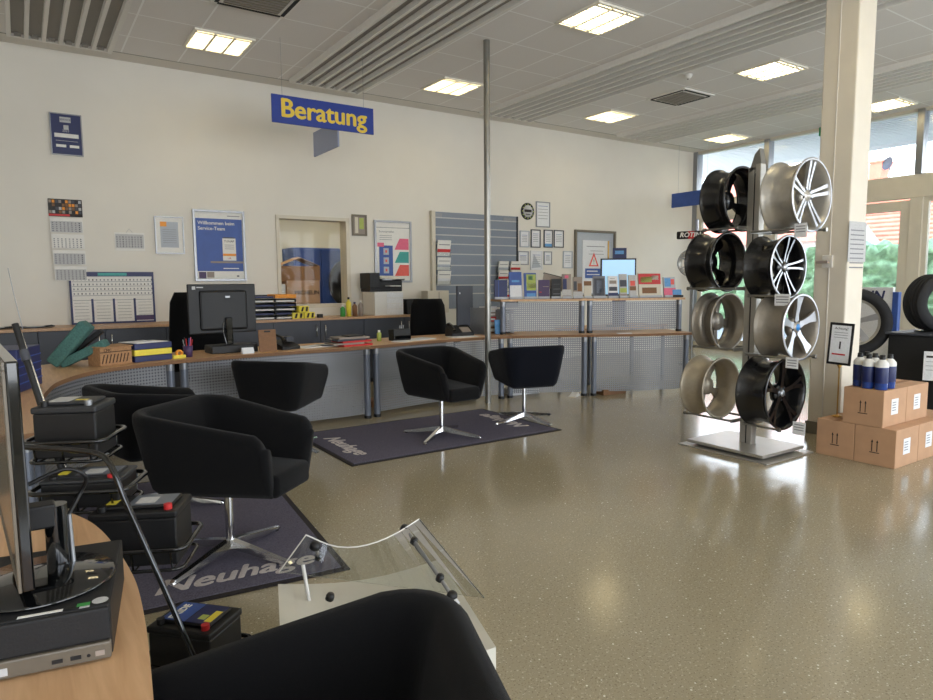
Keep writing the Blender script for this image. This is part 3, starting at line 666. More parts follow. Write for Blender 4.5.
for k, (a, c, lb) in enumerate(units):
    i0, i1 = nearest(FE, a), nearest(FE, c); seg = FE[i0:i1+1]
    t = thing('counter_unit', lb, 'counter', (seg[0].x, seg[0].y, 0), group='units of the curved service counter', world=True)
    inner = offset(FE, .72)[i0:i1+1]
    if k in (1,): inner = [Vector((min(p.x, -.35+.35*j/len(inner)) if j < len(inner)*.5 else p.x, p.y, 0)) for j, p in enumerate(inner)]
    poly = [(p.x, p.y) for p in seg]+[(p.x, p.y) for p in inner[::-1]]
    n = len(seg); b = MB()
    for j in range(n-1):
        q = [seg[j], seg[j+1], inner[j+1], inner[j]]
        for z, rev in ((.76, 0), (.73, 1)):
            vs = [(v.x, v.y, z) for v in q]; b.add(vs, [(0, 1, 2, 3) if not rev else (3, 2, 1, 0)], 'wood_top')
        b.add([(q[0].x, q[0].y, .73), (q[1].x, q[1].y, .73), (q[1].x, q[1].y, .76), (q[0].x, q[0].y, .76)], [(0, 1, 2, 3)], 'brown')
        b.add([(q[2].x, q[2].y, .73), (q[3].x, q[3].y, .73), (q[3].x, q[3].y, .76), (q[2].x, q[2].y, .76)], [(0, 1, 2, 3)], 'brown')
    for (u, w) in ((seg[0], inner[0]), (inner[-1], seg[-1])):
        b.add([(w.x, w.y, .73), (u.x, u.y, .73), (u.x, u.y, .76), (w.x, w.y, .76)], [(0, 1, 2, 3)], 'brown')
    b.build('worktop', t)
    L_ = 0; pts = PO[i0:i1+1]
    def inset(pts, d, end):
        pts = pts[::-1] if end else pts[:]
        acc = 0; j = 0
        while j < len(pts)-1 and acc+(pts[j+1]-pts[j]).length < d: acc += (pts[j+1]-pts[j]).length; j += 1
        r = [pts[j].lerp(pts[j+1], (d-acc)/(pts[j+1]-pts[j]).length)]+pts[j+1:]
        return r[::-1] if end else r
    pi = inset(inset(pts, .06, 0), .06, 1)
    strip_panel(inset(inset(pi, .03, 0), .03, 1), .05, .72, 'perforated').build('perforated_panel', t)
    for e in (pi[0], pi[-1]): post(e.x, e.y, 0, .73).build('post', t)
    if k in (4, 5):
        up_ = offset(FE, .26)[i0:i1+1]; up2 = offset(FE, .6)[i0:i1+1]
        t2 = thing('raised_counter', ['raised counter top section left of the double post, crowded with small displays', 'raised counter top section right of the double post, lined with brochures'][k-4], 'counter', (up_[0].x, up_[0].y, .76), group='raised counter sections', world=True)
        fr_, bk = offset(FE, .20)[i0:i1+1], offset(FE, .58)[i0:i1+1]
        b = MB()
        for j in range(len(fr_)-1):
            q = [fr_[j], fr_[j+1], bk[j+1], bk[j]]
            b.add([(v.x, v.y, z) for z in (1.165, 1.19) for v in q], [(3, 2, 1, 0), (4, 5, 6, 7), (0, 1, 5, 4), (2, 3, 7, 6)]+([(3, 0, 4, 7)] if j == 0 else [])+([(1, 2, 6, 5)] if j == len(fr_)-2 else []), 'wood_top')
        b.build('top_board', t2)
        pi = inset(inset(up_, .05, 0), .05, 1)
        strip_panel(inset(inset(pi, .03, 0), .03, 1), .79, 1.15, 'perforated').build('perforated_panel', t2)
        for e in (pi[0], pi[-1]): post(e.x, e.y, .76, 1.165).build('post', t2)

def on_curve(P, px, z):
    best = None
    for i in range(len(P)-1):
        for k in range(6):
            q = P[i].lerp(P[i+1], k/6); q = Vector((q.x, q.y, z)); e = abs(proj(q)[0]-px)
            if best is None or e < best[0]: best = (e, q, P[i+1]-P[i])
    return best[1], math.degrees(math.atan2(best[2].y, best[2].x))

# ------------------------------------------------------------------ tub chairs
def make_chair(fab, label, rot_base=0):
    t = thing('tub_chair', label, 'chair', group='black tub chairs on chrome cross bases')
    zb = .37
    # U path: front-left -> back -> front-right, chair faces +x
    def upath():
        P = []; w, bk, rc = .256, -.28, .075
        for x in (.335, .325, .312, .29, .17, .02, bk+rc): P.append((x, w-.072*max(0, (x+.16)/.48), 0))
        for k in range(1, 7): a = PI/2+k*PI/12; P.append((bk+rc+rc*math.cos(a), w-rc+rc*math.sin(a), 0))
        for k in range(1, 4): P.append((bk, (w-rc)*(1-k/2.) if k < 3 else -(w-rc)*.5, 0))
        P = [(p[0], p[1]) for p in P]
        left = P[:13]
        path = left+[(bk, (w-rc)*q) for q in (.6, .2)]
        return path+[(x, -y) for x, y in path[::-1]]
    path = upath(); n = len(path); th = .036; rings = []
    for i, (x, y) in enumerate(path):
        a = Vector(path[max(i-1, 0)]); c = Vector(path[min(i+1, n-1)]); tg = (c-a).normalized(); nrm = Vector((tg.y, -tg.x))*-1   # outward
        if nrm.dot(Vector((x, y))) < 0 and i not in (0, n-1): nrm = -nrm
        if i == 0: nrm = Vector((0, 1))
        if i == n-1: nrm = Vector((0, -1))
        f = max(0, min(1, (x+.28)/.58)); top = .785-.095*f-.06*max(0, (x-.285)/.05)**2
        lean = .08
        ring = []
        fx = (x+.0)
        prof = [(-th*.9, zb+.05), (-th, zb+.16), (-th, top-.05), (-th*.8, top-.015), (-th*.3, top), (th*.3, top), (th*.8, top-.015), (th, top-.05), (th, zb+.12), (th*.8, zb+.03), (th*.2, zb), (-th*.9, zb)]
        for o, z in prof:
            k = (z-zb)/(top-zb); out = o+lean*(k-.45)
            xx = x+nrm.x*out + (.02*k if f > .9 else 0); ring.append((xx, y+nrm.y*out, z))
        rings.append(ring)
    # rounded front ends: shrink copies
    def endcap(ring, dx):
        cz = sum(p[2] for p in ring)/len(ring); cy = sum(p[1] for p in ring)/len(ring)
        return [(p[0]+dx, cy+(p[1]-cy)*.6, cz+(p[2]-cz)*.96) for p in ring]
    rings = [endcap(rings[0], .022)]+rings+[endcap(rings[-1], .022)]
    b = MB(); k = len(rings[0]); vs = [p for r in rings for p in r]
    fs = [(i*k+j, i*k+(j+1) % k, (i+1)*k+(j+1) % k, (i+1)*k+j) for i in range(len(rings)-1) for j in range(k)]
    fs += [tuple(range(k))[::-1], tuple(range((len(rings)-1)*k, len(rings)*k))]
    fs = [tuple(reversed(f)) for f in fs]
    b.add(vs, fs, fab, True)
    sh = b.build('shell', t)
    b = MB(); b.box(-.24, .385, -.222, .222, zb+.0, zb+.115, fab, .028, seg=4); b.v = [Vector((v.x, v.y*(1-.26*max(0, v.x+.16)/.48), v.z)) for v in b.v]; b.build('seat_cushion', t)
    b = MB(); b.cyl((0, 0, .03), (0, 0, zb+.01), .021, 'chrome', 20); b.cyl((0, 0, zb-.02), (0, 0, zb), .07, 'black_plastic', 20); b.build('column', t)
    for q in range(4):
        T = Matrix.Rotation(q*PI/2+PI/4+rot_base, 4, 'Z')
        b = MB(T); vs = []; 
        for x, z0, z1, w in ((0, .045, .085, .024), (.12, .032, .066, .022), (.25, .016, .042, .019), (.37, .006, .022, .016), (.385, .004, .012, .012)):
            vs += [(x, -w, z0), (x, w, z0), (x, w*.8, z1), (x, -w*.8, z1)]
        fs = [(3, 2, 1, 0)]
        for s_ in range(4): fs += [(s_*4+j, s_*4+(j+1) % 4, s_*4+4+(j+1) % 4, s_*4+4+j) for j in range(4)]
        fs += [(16, 17, 18, 19)]
        b.add(vs, fs, 'chrome'); lg = b.build('leg', t)
        MB(T).cyl((.36, 0, 0), (.36, 0, .008), .014, 'black_plastic', 10).build('glide', lg)
    return t
ch = make_chair('fabric_black', 'black tub chair facing right on the near floor mat, beside the battery rack', R_(-45))
ch.location = (.82, 3.42, .012); ch.rotation_euler.z = R_(-49)
chairs = [dup(ch, (3.12, 5.06, .012), R_(-88), 'black tub chair showing its seat, on the mat right of centre'),
    dup(ch, (1.81, 5.50, 0), R_(42), 'black tub chair seen from behind below the left computer monitor'),
    dup(ch, (.66, 4.45, .012), R_(14), 'black tub chair half hidden behind the near one, at the counter bend'),
    dup(ch, (.28, .95, 0), R_(160), 'black tub chair cut by the bottom frame edge, closest to the viewer')]
nv = make_chair('fabric_navy', 'navy tub chair seen from behind, farthest right, below the raised counter', R_(-45))
nv.location = (4.19, 5.19, 0); nv.rotation_euler.z = R_(76)
def turn_base(t, world_deg):
    for c_ in t.children:
        if c_.name.startswith('leg'): c_.rotation_euler.z = R_(world_deg)-t.rotation_euler.z
for t_, a_ in zip([ch, nv]+chairs, (33, 5, 35, 25, 60, 20)): turn_base(t_, a_)

# ------------------------------------------------------------------ floor mats
def floor_mat(c, w, l, rz, label, tx, T2s):
    t = thing('floor_mat', label, 'floor mat', c, rz, group='grey entrance mats with lettering')
    MB().box(-w/2, w/2, -l/2, l/2, 0, .006, 'mat_edge', .002).build('border', t)
    MB().box(-w/2+.035, w/2-.035, -l/2+.035, l/2-.035, .004, .010, 'mat_fabric', .002).build('pile', t)
    for T, s in T2s:
        b = MB(T); b.text(tx, s, 'mat_letters', shear=.35, bold=.006, thick=.0006); b.build('lettering', t)
# mat 1 long axis X
floor_mat((3.105, 5.26, .001), 2.15, 1.3, 0, 'grey lettered floor mat under the two chairs right of centre', 'Neuhage', [(TR(-.86, -.03, .0105, -PI/2), .2), (TR(.86, .0, .0105, PI/2), .2)])
floor_mat((.74, 4.02, .001), 1.25, 2.1, R_(5.5)*-1, 'grey lettered floor mat under the nearest upright tub chair', 'Neuhage', [(TR(.12, -.84, .0105, 0), .205)])

# ------------------------------------------------------------------ wheel rack
RX = 4.95
rack = thing('wheel_rack', 'steel display rack with central post carrying eight alloy wheels', 'display rack', (4.98, 3.2, 0), world=True)
b = MB(); b.box(4.62, 5.28, 2.80, 3.62, 0, .012, 'steel_plate', .003); b.box(4.66, 5.24, 2.86, 3.56, .03, .055, 'steel_plate', .004); b.box(4.72, 5.18, 2.92, 3.5, .012, .03, 'black_matte'); b.build('base_plate', rack)
b = MB(); b.box(4.92, 4.99, 3.13, 3.175, .05, 2.32, 'steel_plate', .003); b.box(4.925, 4.985, 3.19, 3.24, .05, 2.3, 'steel_plate', .003); b.box(4.93, 4.98, 3.174, 3.191, .05, 2.25, 'black_plastic')
b.prism([(3.13, 2.32), (3.24, 2.25), (3.19, 2.40), (3.15, 2.44)], -4.985, -4.925, 'steel', T=Matrix(((0, 0, -1, 0), (1, 0, 0, 0), (0, 1, 0, 0), (0, 0, 0, 1)))); b.build('post', rack)
def rim(name_label, dia, w, body, faceM, style, cap=None, rot0=0):
    t = thing('alloy_wheel', name_label, 'wheel', group='alloy wheels on the display rack')
    Ro = dia/2; h = w/2; q = .012
    prof = [(Ro-.004, -h), (Ro, -h+.004), (Ro, -h+.012), (Ro-.014, -h+.018), (Ro-.018, -h+.045), (Ro-.03, -h+.055), (Ro-.04, -h+.1), (Ro-.038, h-.11), (Ro-.022, h-.05), (Ro-.018, h-.03), (Ro-.004, h-.014), (Ro, h-.01), (Ro, h-.003), (Ro-.005, h),
            (Ro-.012, h-.004), (Ro-.026, h-.03), (Ro-.03, h-.05), (Ro-.047, h-.11), (Ro-.049, -h+.1), (Ro-.04, -h+.05), (Ro-.026, -h+.04), (Ro-.022, -h+.01), (Ro-.014, -h)]
    MB().lathe(prof, body, 56, closed=True).build('barrel', t)
    MB().lathe([(Ro-.016, h-.001), (Ro-.006, h+.001), (Ro+.0005, h-.003)], faceM if style != 'black' else body, 56).build('lip', t)
    b = MB(); zf = h-.012
    b.lathe([(.0, zf-.02), (.03, zf-.02), (.034, zf-.026), (.07, zf-.035), (.078, zf-.05), (.075, zf-.085), (.0, zf-.085)], body, 30)
    for k in range(5):
        a = k*2*PI/5+rot0+PI/5; b.cyl((.052*math.cos(a), .052*math.sin(a), zf-.035), (.052*math.cos(a), .052*math.sin(a), zf-.026), .009, 'black_plastic', 10)
    b.build('hub', t)
    MB().lathe([(0, zf-.014), (.024, zf-.015), (.027, zf-.021)], cap or body, 20).build('centre_cap', t)
    def spoke(poly, dz=.022):
        # poly in (r, s); z follows dish
        for k in range(5):
            T = Matrix.Rotation(k*2*PI/5+rot0, 4, 'Z'); b = MB(T)
            def zz(r): return zf-.03+.026*min(1, max(0, (r-.05)/(Ro-.09)))**1.5
            for side, m in ((0, body), (1, faceM)):
                for pl in poly:
                    vs = []; nn = len(pl)
                    for r, a0, a1 in pl:
                        s_ = .0015 if side else 0; e = .0015 if side else 0
                        top = zz(r)+s_; bot = zz(r)-dz if not side else top-.002
                        vs += [(r, a0+e, bot), (r, a1-e, bot), (r, a1-e, top), (r, a0+e, top)]
                    fs = [(3, 2, 1, 0), tuple(4*(nn-1)+j for j in range(4))]
                    for s2 in range(nn-1): fs += [(s2*4+j, s2*4+(j+1) % 4, s2*4+4+(j+1) % 4, s2*4+4+j) for j in range(4)]
                    b.add(vs, fs, m)
            b.build('spoke', t)
    R2 = Ro-.024
    if style == 'double':
        spoke([[(.04, .003, .028), (.10, .005, .028), (.17, .010, .034), (R2, .014, .044)], [(.04, -.028, -.003), (.10, -.028, -.005), (.17, -.034, -.010), (R2, -.044, -.014)]])
    elif style == 'fan':
        spoke([[(.04, .004, .022), (.10, .009, .025), (.17, .016, .034), (R2, .026, .048)], [(.04, -.022, -.004), (.10, -.025, -.009), (.17, -.034, -.016), (R2, -.048, -.026)]])
    elif style == 'five':
        spoke([[(.045, -.03, .03), (.09, -.022, .022), (.16, -.026, .026), (R2, -.046, .046)]])
    else:
        spoke([[(.045, -.026, .026), (.10, -.018, .018), (.15, -.022, .022), (.2, .002, .034), (R2, .02, .056)], [(.15, -.022, .0), (.2, -.034, -.002), (R2, -.056, -.02)]])
    return t
RIMS = [ # px face centre, dia, width, body, face, style, front towards -Y
 ((813, 195), .55, .26, 'rim_silver', 'rim_machined', 'double', None, 1, 'silver alloy wheel with machined double spokes, top right of the rack', .25),
 ((789.5, 267), .50, .24, 'rim_black', 'rim_machined', 'fan', 'rim_machined', 1, 'black alloy wheel with polished double spokes, second down on the right', .1),
 ((802, 327.5), .515, .25, 'rim_grey', 'rim_machined', 'five', 'blue_cap', 1, 'grey alloy wheel with five broad silver spokes and blue cap, third down on the right', .35),
 ((786.5, 394), .575, .28, 'rim_black', 'rim_black', 'black', 'alu', 1, 'gloss black alloy wheel, lowest on the right side of the rack', .3),
 ((744, 199), .53, .235, 'rim_black', 'rim_black', 'five', None, -1, 'black alloy wheel seen from its open back, top left of the rack', .2),
 ((729, 262), .50, .26, 'rim_black', 'rim_black', 'five', None, -1, 'black alloy wheel with a beige sheen seen from behind, second down on the left', .5),
 ((729, 322), .49, .20, 'rim_grey', 'rim_silver', 'five', None, -1, 'dark grey alloy wheel seen from behind, third down on the left', .1),
 ((722, 388), .53, .235, 'rim_beige', 'rim_silver', 'five', None, -1, 'pale beige alloy wheel seen from behind, lowest on the left', .4)]
for (pc, dia, w, bd, fc, stl, cap, sgn, lb, r0) in RIMS:
    p = at(*pc, X=RX); w = min(w, 3.12-p.y) if sgn > 0 else w
    t = rim(lb, dia, w, bd, fc, stl, cap, r0)
    cy = p.y+w/2
    t.location = (RX, cy, p.z); t.rotation_euler = (PI/2, 0, 0) if sgn > 0 else (-PI/2, 0, 0)
    # supports: two rods under the barrel
    Rb = dia/2+.011; dx = .14; zr = p.z-math.sqrt(Rb*Rb-dx*dx)-.001
    b = MB()
    y_out = cy-w/2-.03 if sgn > 0 else cy+w/2+.03
    y_in = 3.13 if sgn > 0 else 3.24
    for s_ in (-1, 1):
        b.cyl((RX+s_*dx, y_in, zr), (RX+s_*dx, y_out, zr), .009, 'steel', 12); b.cyl((RX+s_*dx, y_out-.012, zr), (RX+s_*dx, y_out+.012, zr), .016, 'steel', 12)
    b.box(RX-dx-.01, RX+dx+.01, y_in-.006, y_in+.006, zr-.014, zr+.014, 'steel', .002); b.build('wheel_support', rack)
tags = [((794.7, 223.7), (806.8, 237), 'white price card hanging below the top right wheel'), ((775, 294), (790, 306), 'white price card hanging below the second right wheel'), ((786, 357), (798, 369), 'white price card hanging below the third right wheel'), ((793, 421), (805, 436), 'white price card hanging below the lowest right wheel')]
for a, c, lb in tags:
    p, q = at(*a, X=4.79), at(*c, X=4.79)
    t = thing('price_card', lb, 'price card', (4.79, (p.y+q.y)/2, q.z), group='price cards on the wheel rack', world=True)
    b = MB(face((4.79, p.y, 0), 180)); w = abs(q.y-p.y)
    b.box(0, w, q.z, p.z, 0, .002, 'label_white')
    for k in range(3): b.box(.012, w-.012, p.z-.025-k*.02, p.z-.018-k*.02, .002, .0025, 'line_grey')
    b.build('card', t)
    MB().tube([(4.79, (p.y+q.y)/2, p.z), (4.80, (p.y+q.y)/2, p.z+.06)], .0015, 'black_plastic', 6).build('cord', t)

# distant second wheel display: logo plate and wheel
p = at(692, 235, X=9.4)
t = thing('wheel_stand', 'slim stand with black logo plate behind the wheel rack', 'stand', (9.4, p.y, 0), world=True)
MB().cyl((9.4, p.y-.05, .02), (9.4, p.y-.05, p.z-.06), .015, 'alu').lathe([(0, 0), (.22, 0), (.22, .015), (0, .02)], 'alu', 28, T=TR(9.4, p.y-.05, 0)).build('pole', t)
b = MB(face((9.39, p.y, p.z), 205)); b.box(-.24, .2, -.065, .065, 0, .03, 'black_plastic', .02, seg=3); b.box(-.05, .05, -.06, .06, .03, .032, 'red'); b.text('ROTIN', .11, 'paper', T=Matrix.Translation((-.02, 0, .033)), bold=.004, shear=.2); b.build('logo_plate', t)
p = at(694, 263, X=9.3)
t = rim('silver alloy wheel partly hidden behind the rack near the window wall', .46, .2, 'rim_silver', 'rim_machined', 'double'); t['group'] = 'alloy wheels'
t.location = (9.27, p.y, p.z); t.rotation_euler = (PI/2, 0, R_(-65))

# ------------------------------------------------------------------ cartons, bottles, sign
cg = 'brown shipping cartons beside the column'
def arrows(b, T):
    for x in (-.018, .018):
        b.box(x-.003, x+.003, -.04, .035, .0, .001, 'ink', T=T); b.prism([(x-.008, .03), (x+.008, .03), (x, .05)], 0, .001, 'ink', T=T)
    b.box(-.035, .035, -.052, -.046, 0, .001, 'ink', T=T)
def carton(x0, y0, z0, dx, dy, dz, label, m='carton'):
    t = thing('carton', label, 'carton', (x0+dx/2, y0+dy/2, z0), group=cg, world=True)
    MB().box(x0, x0+dx, y0, y0+dy, z0, z0+dz, m, .004).build('body', t)
    b = MB(); arrows(b, face((x0-.0005, y0+dy/2, z0+dz/2), 180)); b.build('arrow_print', t)
    b = MB(face((x0+dx*.48, y0-.0005, z0+dz*.52), -90)); b.box(-.055, .055, -.06, .06, 0, .001, 'label_white')
    for k in range(4): b.box(-.04, .02, .03-k*.02, .036-k*.02, .001, .0015, 'line_grey')
    b.build('address_label', t)
    MB().box(x0, x0+dx, y0+dy/2-.025, y0+dy/2+.025, z0+dz, z0+dz+.001, 'carton_dark').build('tape', t)
carton(5.29, 2.497, 0, .37, .292, .29, 'carton on the floor touching the column, left of the front pair')
carton(5.29, 2.202, 0, .37, .292, .29, 'carton on the floor at the front corner of the stack')
carton(5.664, 2.202, 0, .37, .292, .29, 'carton on the floor behind the front corner one, cut by the right frame edge')
carton(5.664, 2.50, 0, .37, .20, .28, 'carton on the floor at the back of the stack, mostly hidden')
carton(5.29, 2.30, .2915, .37, .292, .28, 'carton on the upper layer carrying the blue bottles at the front')
carton(5.664, 2.30, .2915, .37, .292, .28, 'carton on the upper layer behind, next to the yellow can')
zb_ = .573
B = thing('bottle', '', 'bottle', group='blue screenwash bottles on the cartons')
b = MB(); b.lathe([(0, 0), (.04, 0), (.044, .006), (.044, .185), (.042, .2), (.024, .222), (.017, .226)], 'blue_liquid', 24); b.build('body', B)
MB().lathe([(.0445, .05), (.0452, .052), (.0452, .165), (.0445, .167)], 'blue_dark', 24).build('label_wrap', B)
b = MB(); b.lathe([(.0446, .17), (.0452, .19), (.0425, .2005), (.025, .2225), (.018, .2265), (.018, .234)], 'white_plastic', 24); b.build('shoulder', B)
MB().lathe([(0, .262), (.018, .261), (.02, .234), (.02, .228)], 'black_plastic', 18).build('cap', B)
bl = [(5.40, 2.535, 'leftmost blue bottle on the cartons'), (5.345, 2.445, 'blue bottle standing foremost among the bottles on the cartons'), (5.345, 2.35, 'rightmost blue bottle of the front row on the cartons'),
      (5.52, 2.54, 'blue bottle behind the leftmost one on the cartons'), (5.45, 2.45, 'blue bottle in the middle of the back row on the cartons'), (5.47, 2.352, 'rightmost blue bottle of the back row on the cartons')]
for i, (x, y, lb) in enumerate(bl):
    if i == 0: B.location = (x, y, zb_); B['label'] = lb; B.scale = (1, 1, 1)
    else: dup(B, (x, y, zb_), 0, lb)
# little table sign on brass rod
t = thing('table_sign', 'black framed notice on a thin brass rod standing on a carton', 'sign', (5.46, 2.72, .292), world=True)
MB().lathe([(0, 0), (.04, 0), (.04, .008), (.008, .014), (.0, .02)], 'brass', 24, TR(5.46, 2.72, .292)).build('base', t)
MB().cyl((5.46, 2.72, .30), (5.46, 2.72, .72), .0055, 'brass', 10).lathe([(.005, -.03), (.02, 0), (0, 0)], 'brass', 14, TR(5.46, 2.72, .715)).build('rod', t)
T = face((5.455, 2.72, .885), 188) @ Matrix.Rotation(R_(-3), 4, 'Z')
b = MB(T); b.box(-.09, .09, -.17, .17, -.012, .0, 'black_plastic', .003); b.build('frame', t)
b = MB(T); b.box(-.072, .072, -.15, .15, 0, .002, 'label_white'); b.text('Achtung!', .028, 'ink', T=Matrix.Translation((0, .125, .002)))
for k in range(3): b.box(-.05, .05, .09-k*.02, .094-k*.02, .002, .0025, 'line_grey')
b.box(-.006, .006, -.04, .02, .002, .003, 'ink'); b.box(-.055, .045, -.09, -.078, .002, .003, 'red'); b.build('sheet', t)
# yellow and black cans at the far right
p = at(927, 411, Y=2.42)
t = thing('spray_can', 'yellow and black can at the right frame edge behind the cartons', 'can', (6.10, 2.42, .291), world=True)
tag(MB().box(6.04, 6.4, 2.25, 2.6, 0, .29, 'carton', .004).build('carton'), 'carton on the floor under the yellow can at far right', 'carton', cg)
MB().lathe([(0, 0), (.045, 0), (.045, .15), (.03, .17), (0, .17)], 'black_plastic', 20, TR(6.10, 2.42, .291)).build('body', t); MB().lathe([(.0455, .09), (.0458, .13)], 'yellow_tape', 20, TR(6.10, 2.42, .291)).build('label_band', t)
MB().lathe([(.02, .17), (.02, .19), (0, .19)], 'yellow_tape', 16, TR(6.10, 2.42, .291)).build('cap', t)

# ------------------------------------------------------------------ tyre display by the door
t = thing('display_table', 'black cloth covered display table behind the cartons', 'table', (7.75, 2.9, 0), world=True)
p = at(888, 332, X=7.4)
MB().box(7.4, 8.3, 2.3, p.y, 0, p.z-.02, 'black_matte', .02).build('skirt', t); MB().box(7.38, 8.32, 2.28, p.y+.02, p.z-.02, p.z, 'slate', .004).build('top', t)
ztab = p.z
p = at(925, 302, X=7.9)
t = thing('tyre_exhibit', 'car tyre standing on the black display table at the right frame edge', 'tyre', (7.9, p.y-.1, ztab), world=True)
MB().lathe(tyre_prof(.29, .17, .24), 'rubber', 56, axis_T((7.8, p.y-.13, ztab+.30), (-.45, -.9, 0)), closed=True).build('tyre', t)
MB().box(7.68, 7.92, p.y-.26, p.y, ztab, ztab+.012, 'acrylic_edge', .002).build('clear_plate', t)
t = thing('tyre_exhibit', 'large tyre on an alloy wheel standing behind the column', 'wheel', (7.4, 3.45, 0), world=True)
p = at(853, 322, X=7.4); T = axis_T((7.4, p.y, p.z), (-.86, -.42, 0))
MB().lathe(tyre_prof(.36, .25, .23), 'rubber', 56, T, closed=True).build('tyre', t)
b = MB(T); b.lathe([(.25, -.09), (.235, -.08), (.225, .08), (.25, .095)], 'rim_silver', 48); b.lathe([(0, .05), (.05, .05), (.055, .03)], 'rim_silver', 24)
for k in range(5):
    b.add([(.04, -.022, .03), (.04, .022, .03), (.235, .035, .06), (.235, -.035, .06), (.04, -.022, .05), (.04, .022, .05), (.235, .035, .085), (.235, -.035, .085)], [(0, 3, 2, 1), (4, 5, 6, 7), (0, 1, 5, 4), (2, 3, 7, 6), (1, 2, 6, 5), (3, 0, 4, 7)], 'rim_machined', T=Matrix.Rotation(k*2*PI/5+.3, 4, 'Z'))
b.build('alloy_wheel', t)
MB().box(7.2, 7.6, p.y-.2, p.y+.2, 0, p.z-.36, 'black_matte', .01).build('plinth', t)
p, q = at(863, 288, X=9.2), at(888, 306, X=9.2)
t = thing('tyre_stand_sign', 'white tyre maker sign board with blue side behind the wheel', 'sign', (9.2, p.y-.2, 0), world=True)
b = MB(); b.box(9.2, 9.26, q.y-.05, p.y+.5, .0, p.z+.01, 'label_white', .004); b.box(9.19, 9.27, q.y-.12, q.y-.05, 0, p.z-.05, 'blue_mid', .003); b.build('board', t)
MB(face((9.199, (p.y+q.y)/2+.28, p.z-.10), 180)).text('MICHELIN', .17, 'blue_dark', bold=.005, shear=.2).build('lettering', t)
b = MB(face((7.2, at(929, 395, X=7.2).y, .55), 200)); b.box(-.06, .2, -.12, .16, 0, .01, 'label_white', .002); b.box(-.04, .16, .1, .12, .01, .011, 'ink')
for k in range(3): b.box(-.04, .14, .06-k*.04, .064-k*.04, .01, .011, 'line_grey')
b.cyl((.06, -.55, -.005), (.06, -.1, -.005), .008, 'alu')
tag(b.build('notice_stand'), 'white notice leaning before the black display table at right frame edge', 'notice')

# ------------------------------------------------------------------ exterior
struct(MB().box(12.05, 80, -30, 60, -.15, -.05, 'asphalt').build('ground'))
b = MB(); b.box(12.06, 14.9, -4, 13, 4.16, 4.2, 'canopy')
for k in range(18): b.box(12.06+k*.155, 12.06+k*.155+.09, -4, 13, 4.13, 4.16, 'canopy')
b.box(14.9, 15.0, -4, 13, 4.08, 4.4, 'canopy')
struct(b.build('canopy_roof'))
random.seed(11)
bm = bmesh.new(); bmesh.ops.create_grid(bm, x_segments=90, y_segments=24, size=1)
b = MB(); vs = []; NY, NZ = 130, 22
for i in range(NY+1):
    for j in range(NZ+1):
        y = -2+i*20/NY; z = j*2.3/NZ
        vs.append((18.0+random.uniform(-.16, .16)+(.25 if j == NZ else 0), y+random.uniform(-.05, .05), z+(random.uniform(-.1, .14) if j > NZ-3 else 0)))
fs = [(i*(NZ+1)+j, i*(NZ+1)+j+1, (i+1)*(NZ+1)+j+1, (i+1)*(NZ+1)+j) for i in range(NY) for j in range(NZ)]
b.add(vs, fs, 'hedge', True); b.box(18.1, 19.2, -2, 18, 0, 2.27, 'hedge'); bm.free()
tag(b.build('hedge'), 'green leafy hedge outside the glazed door', 'hedge')
t = thing('house', 'house with red tiled roof outside beyond the hedge', 'house', (30, 14, 0), world=True)
b = MB(); b.box(28, 36, 3, 14.6, -.05, 2.75, 'house_wall'); b.build('wall', t)
b = MB(); b.add([(27.6, 2.6, 2.7), (27.6, 14.9, 2.7), (32, 14.9, 5.4), (32, 2.6, 5.4), (36.4, 2.6, 2.7), (36.4, 14.9, 2.7)], [(0, 3, 2, 1), (3, 4, 5, 2), (0, 1, 5, 4)], 'roof_red')
for k in range(14): f_ = k/14; b.box(27.6+4.4*f_, 27.66+4.4*f_, 2.6, 14.9, 2.72+2.7*f_, 2.78+2.7*f_, 'roof_red')
b.build('roof', t)
MB().prism([(27.9, 2.7), (36.1, 2.7), (32, 5.3)], -14.7, -14.6, 'house_wall', T=Matrix(((1, 0, 0, 0), (0, 0, -1, 0), (0, 1, 0, 0), (0, 0, 0, 1)))).build('gable', t)
q = at(881, 162, X=31.4); MB().box(31.4, 32.0, q.y-.05, q.y+.45, 4.4, q.z, 'roof_red').box(31.35, 32.05, q.y-.1, q.y+.5, q.z, q.z+.08, 'roof_red').build('chimney', t)
g1, g2, g3 = at(858, 214, X=27.5), at(858, 256, X=27.5), at(889, 256, X=27.5)
MB().prism([(g1.y, g1.z), (g2.y, g2.z), (g3.y, g2.z)], 27.35, 27.55, 'house_wall', T=Matrix(((0, 0, 1, 0), (1, 0, 0, 0), (0, 1, 0, 0), (0, 0, 0, 1)))).build('gable', t)
q = at(890, 164, X=31.5)
b = MB(); b.cyl((31.5, q.y, 5.0), (31.5, q.y, q.z+.9), .04, 'alu', 8); b.lathe([(0, 0), (.2, .03), (.28, .08)], 'slate', 20, axis_T((31.4, q.y, q.z), (-1, .4, .2))); b.build('satellite_dish', t)
b = MB()
b.box(31, 31.2, 15.5, 26, -.05, 3.3, 'house_wall'); b.add([(30.6, 15.3, 3.2), (30.6, 26, 3.2), (35, 26, 7), (35, 15.3, 7)], [(0, 3, 2, 1)], 'roof_red')
tag(b.build('house'), 'second house with a long red roof farther left behind the hedge', 'house')

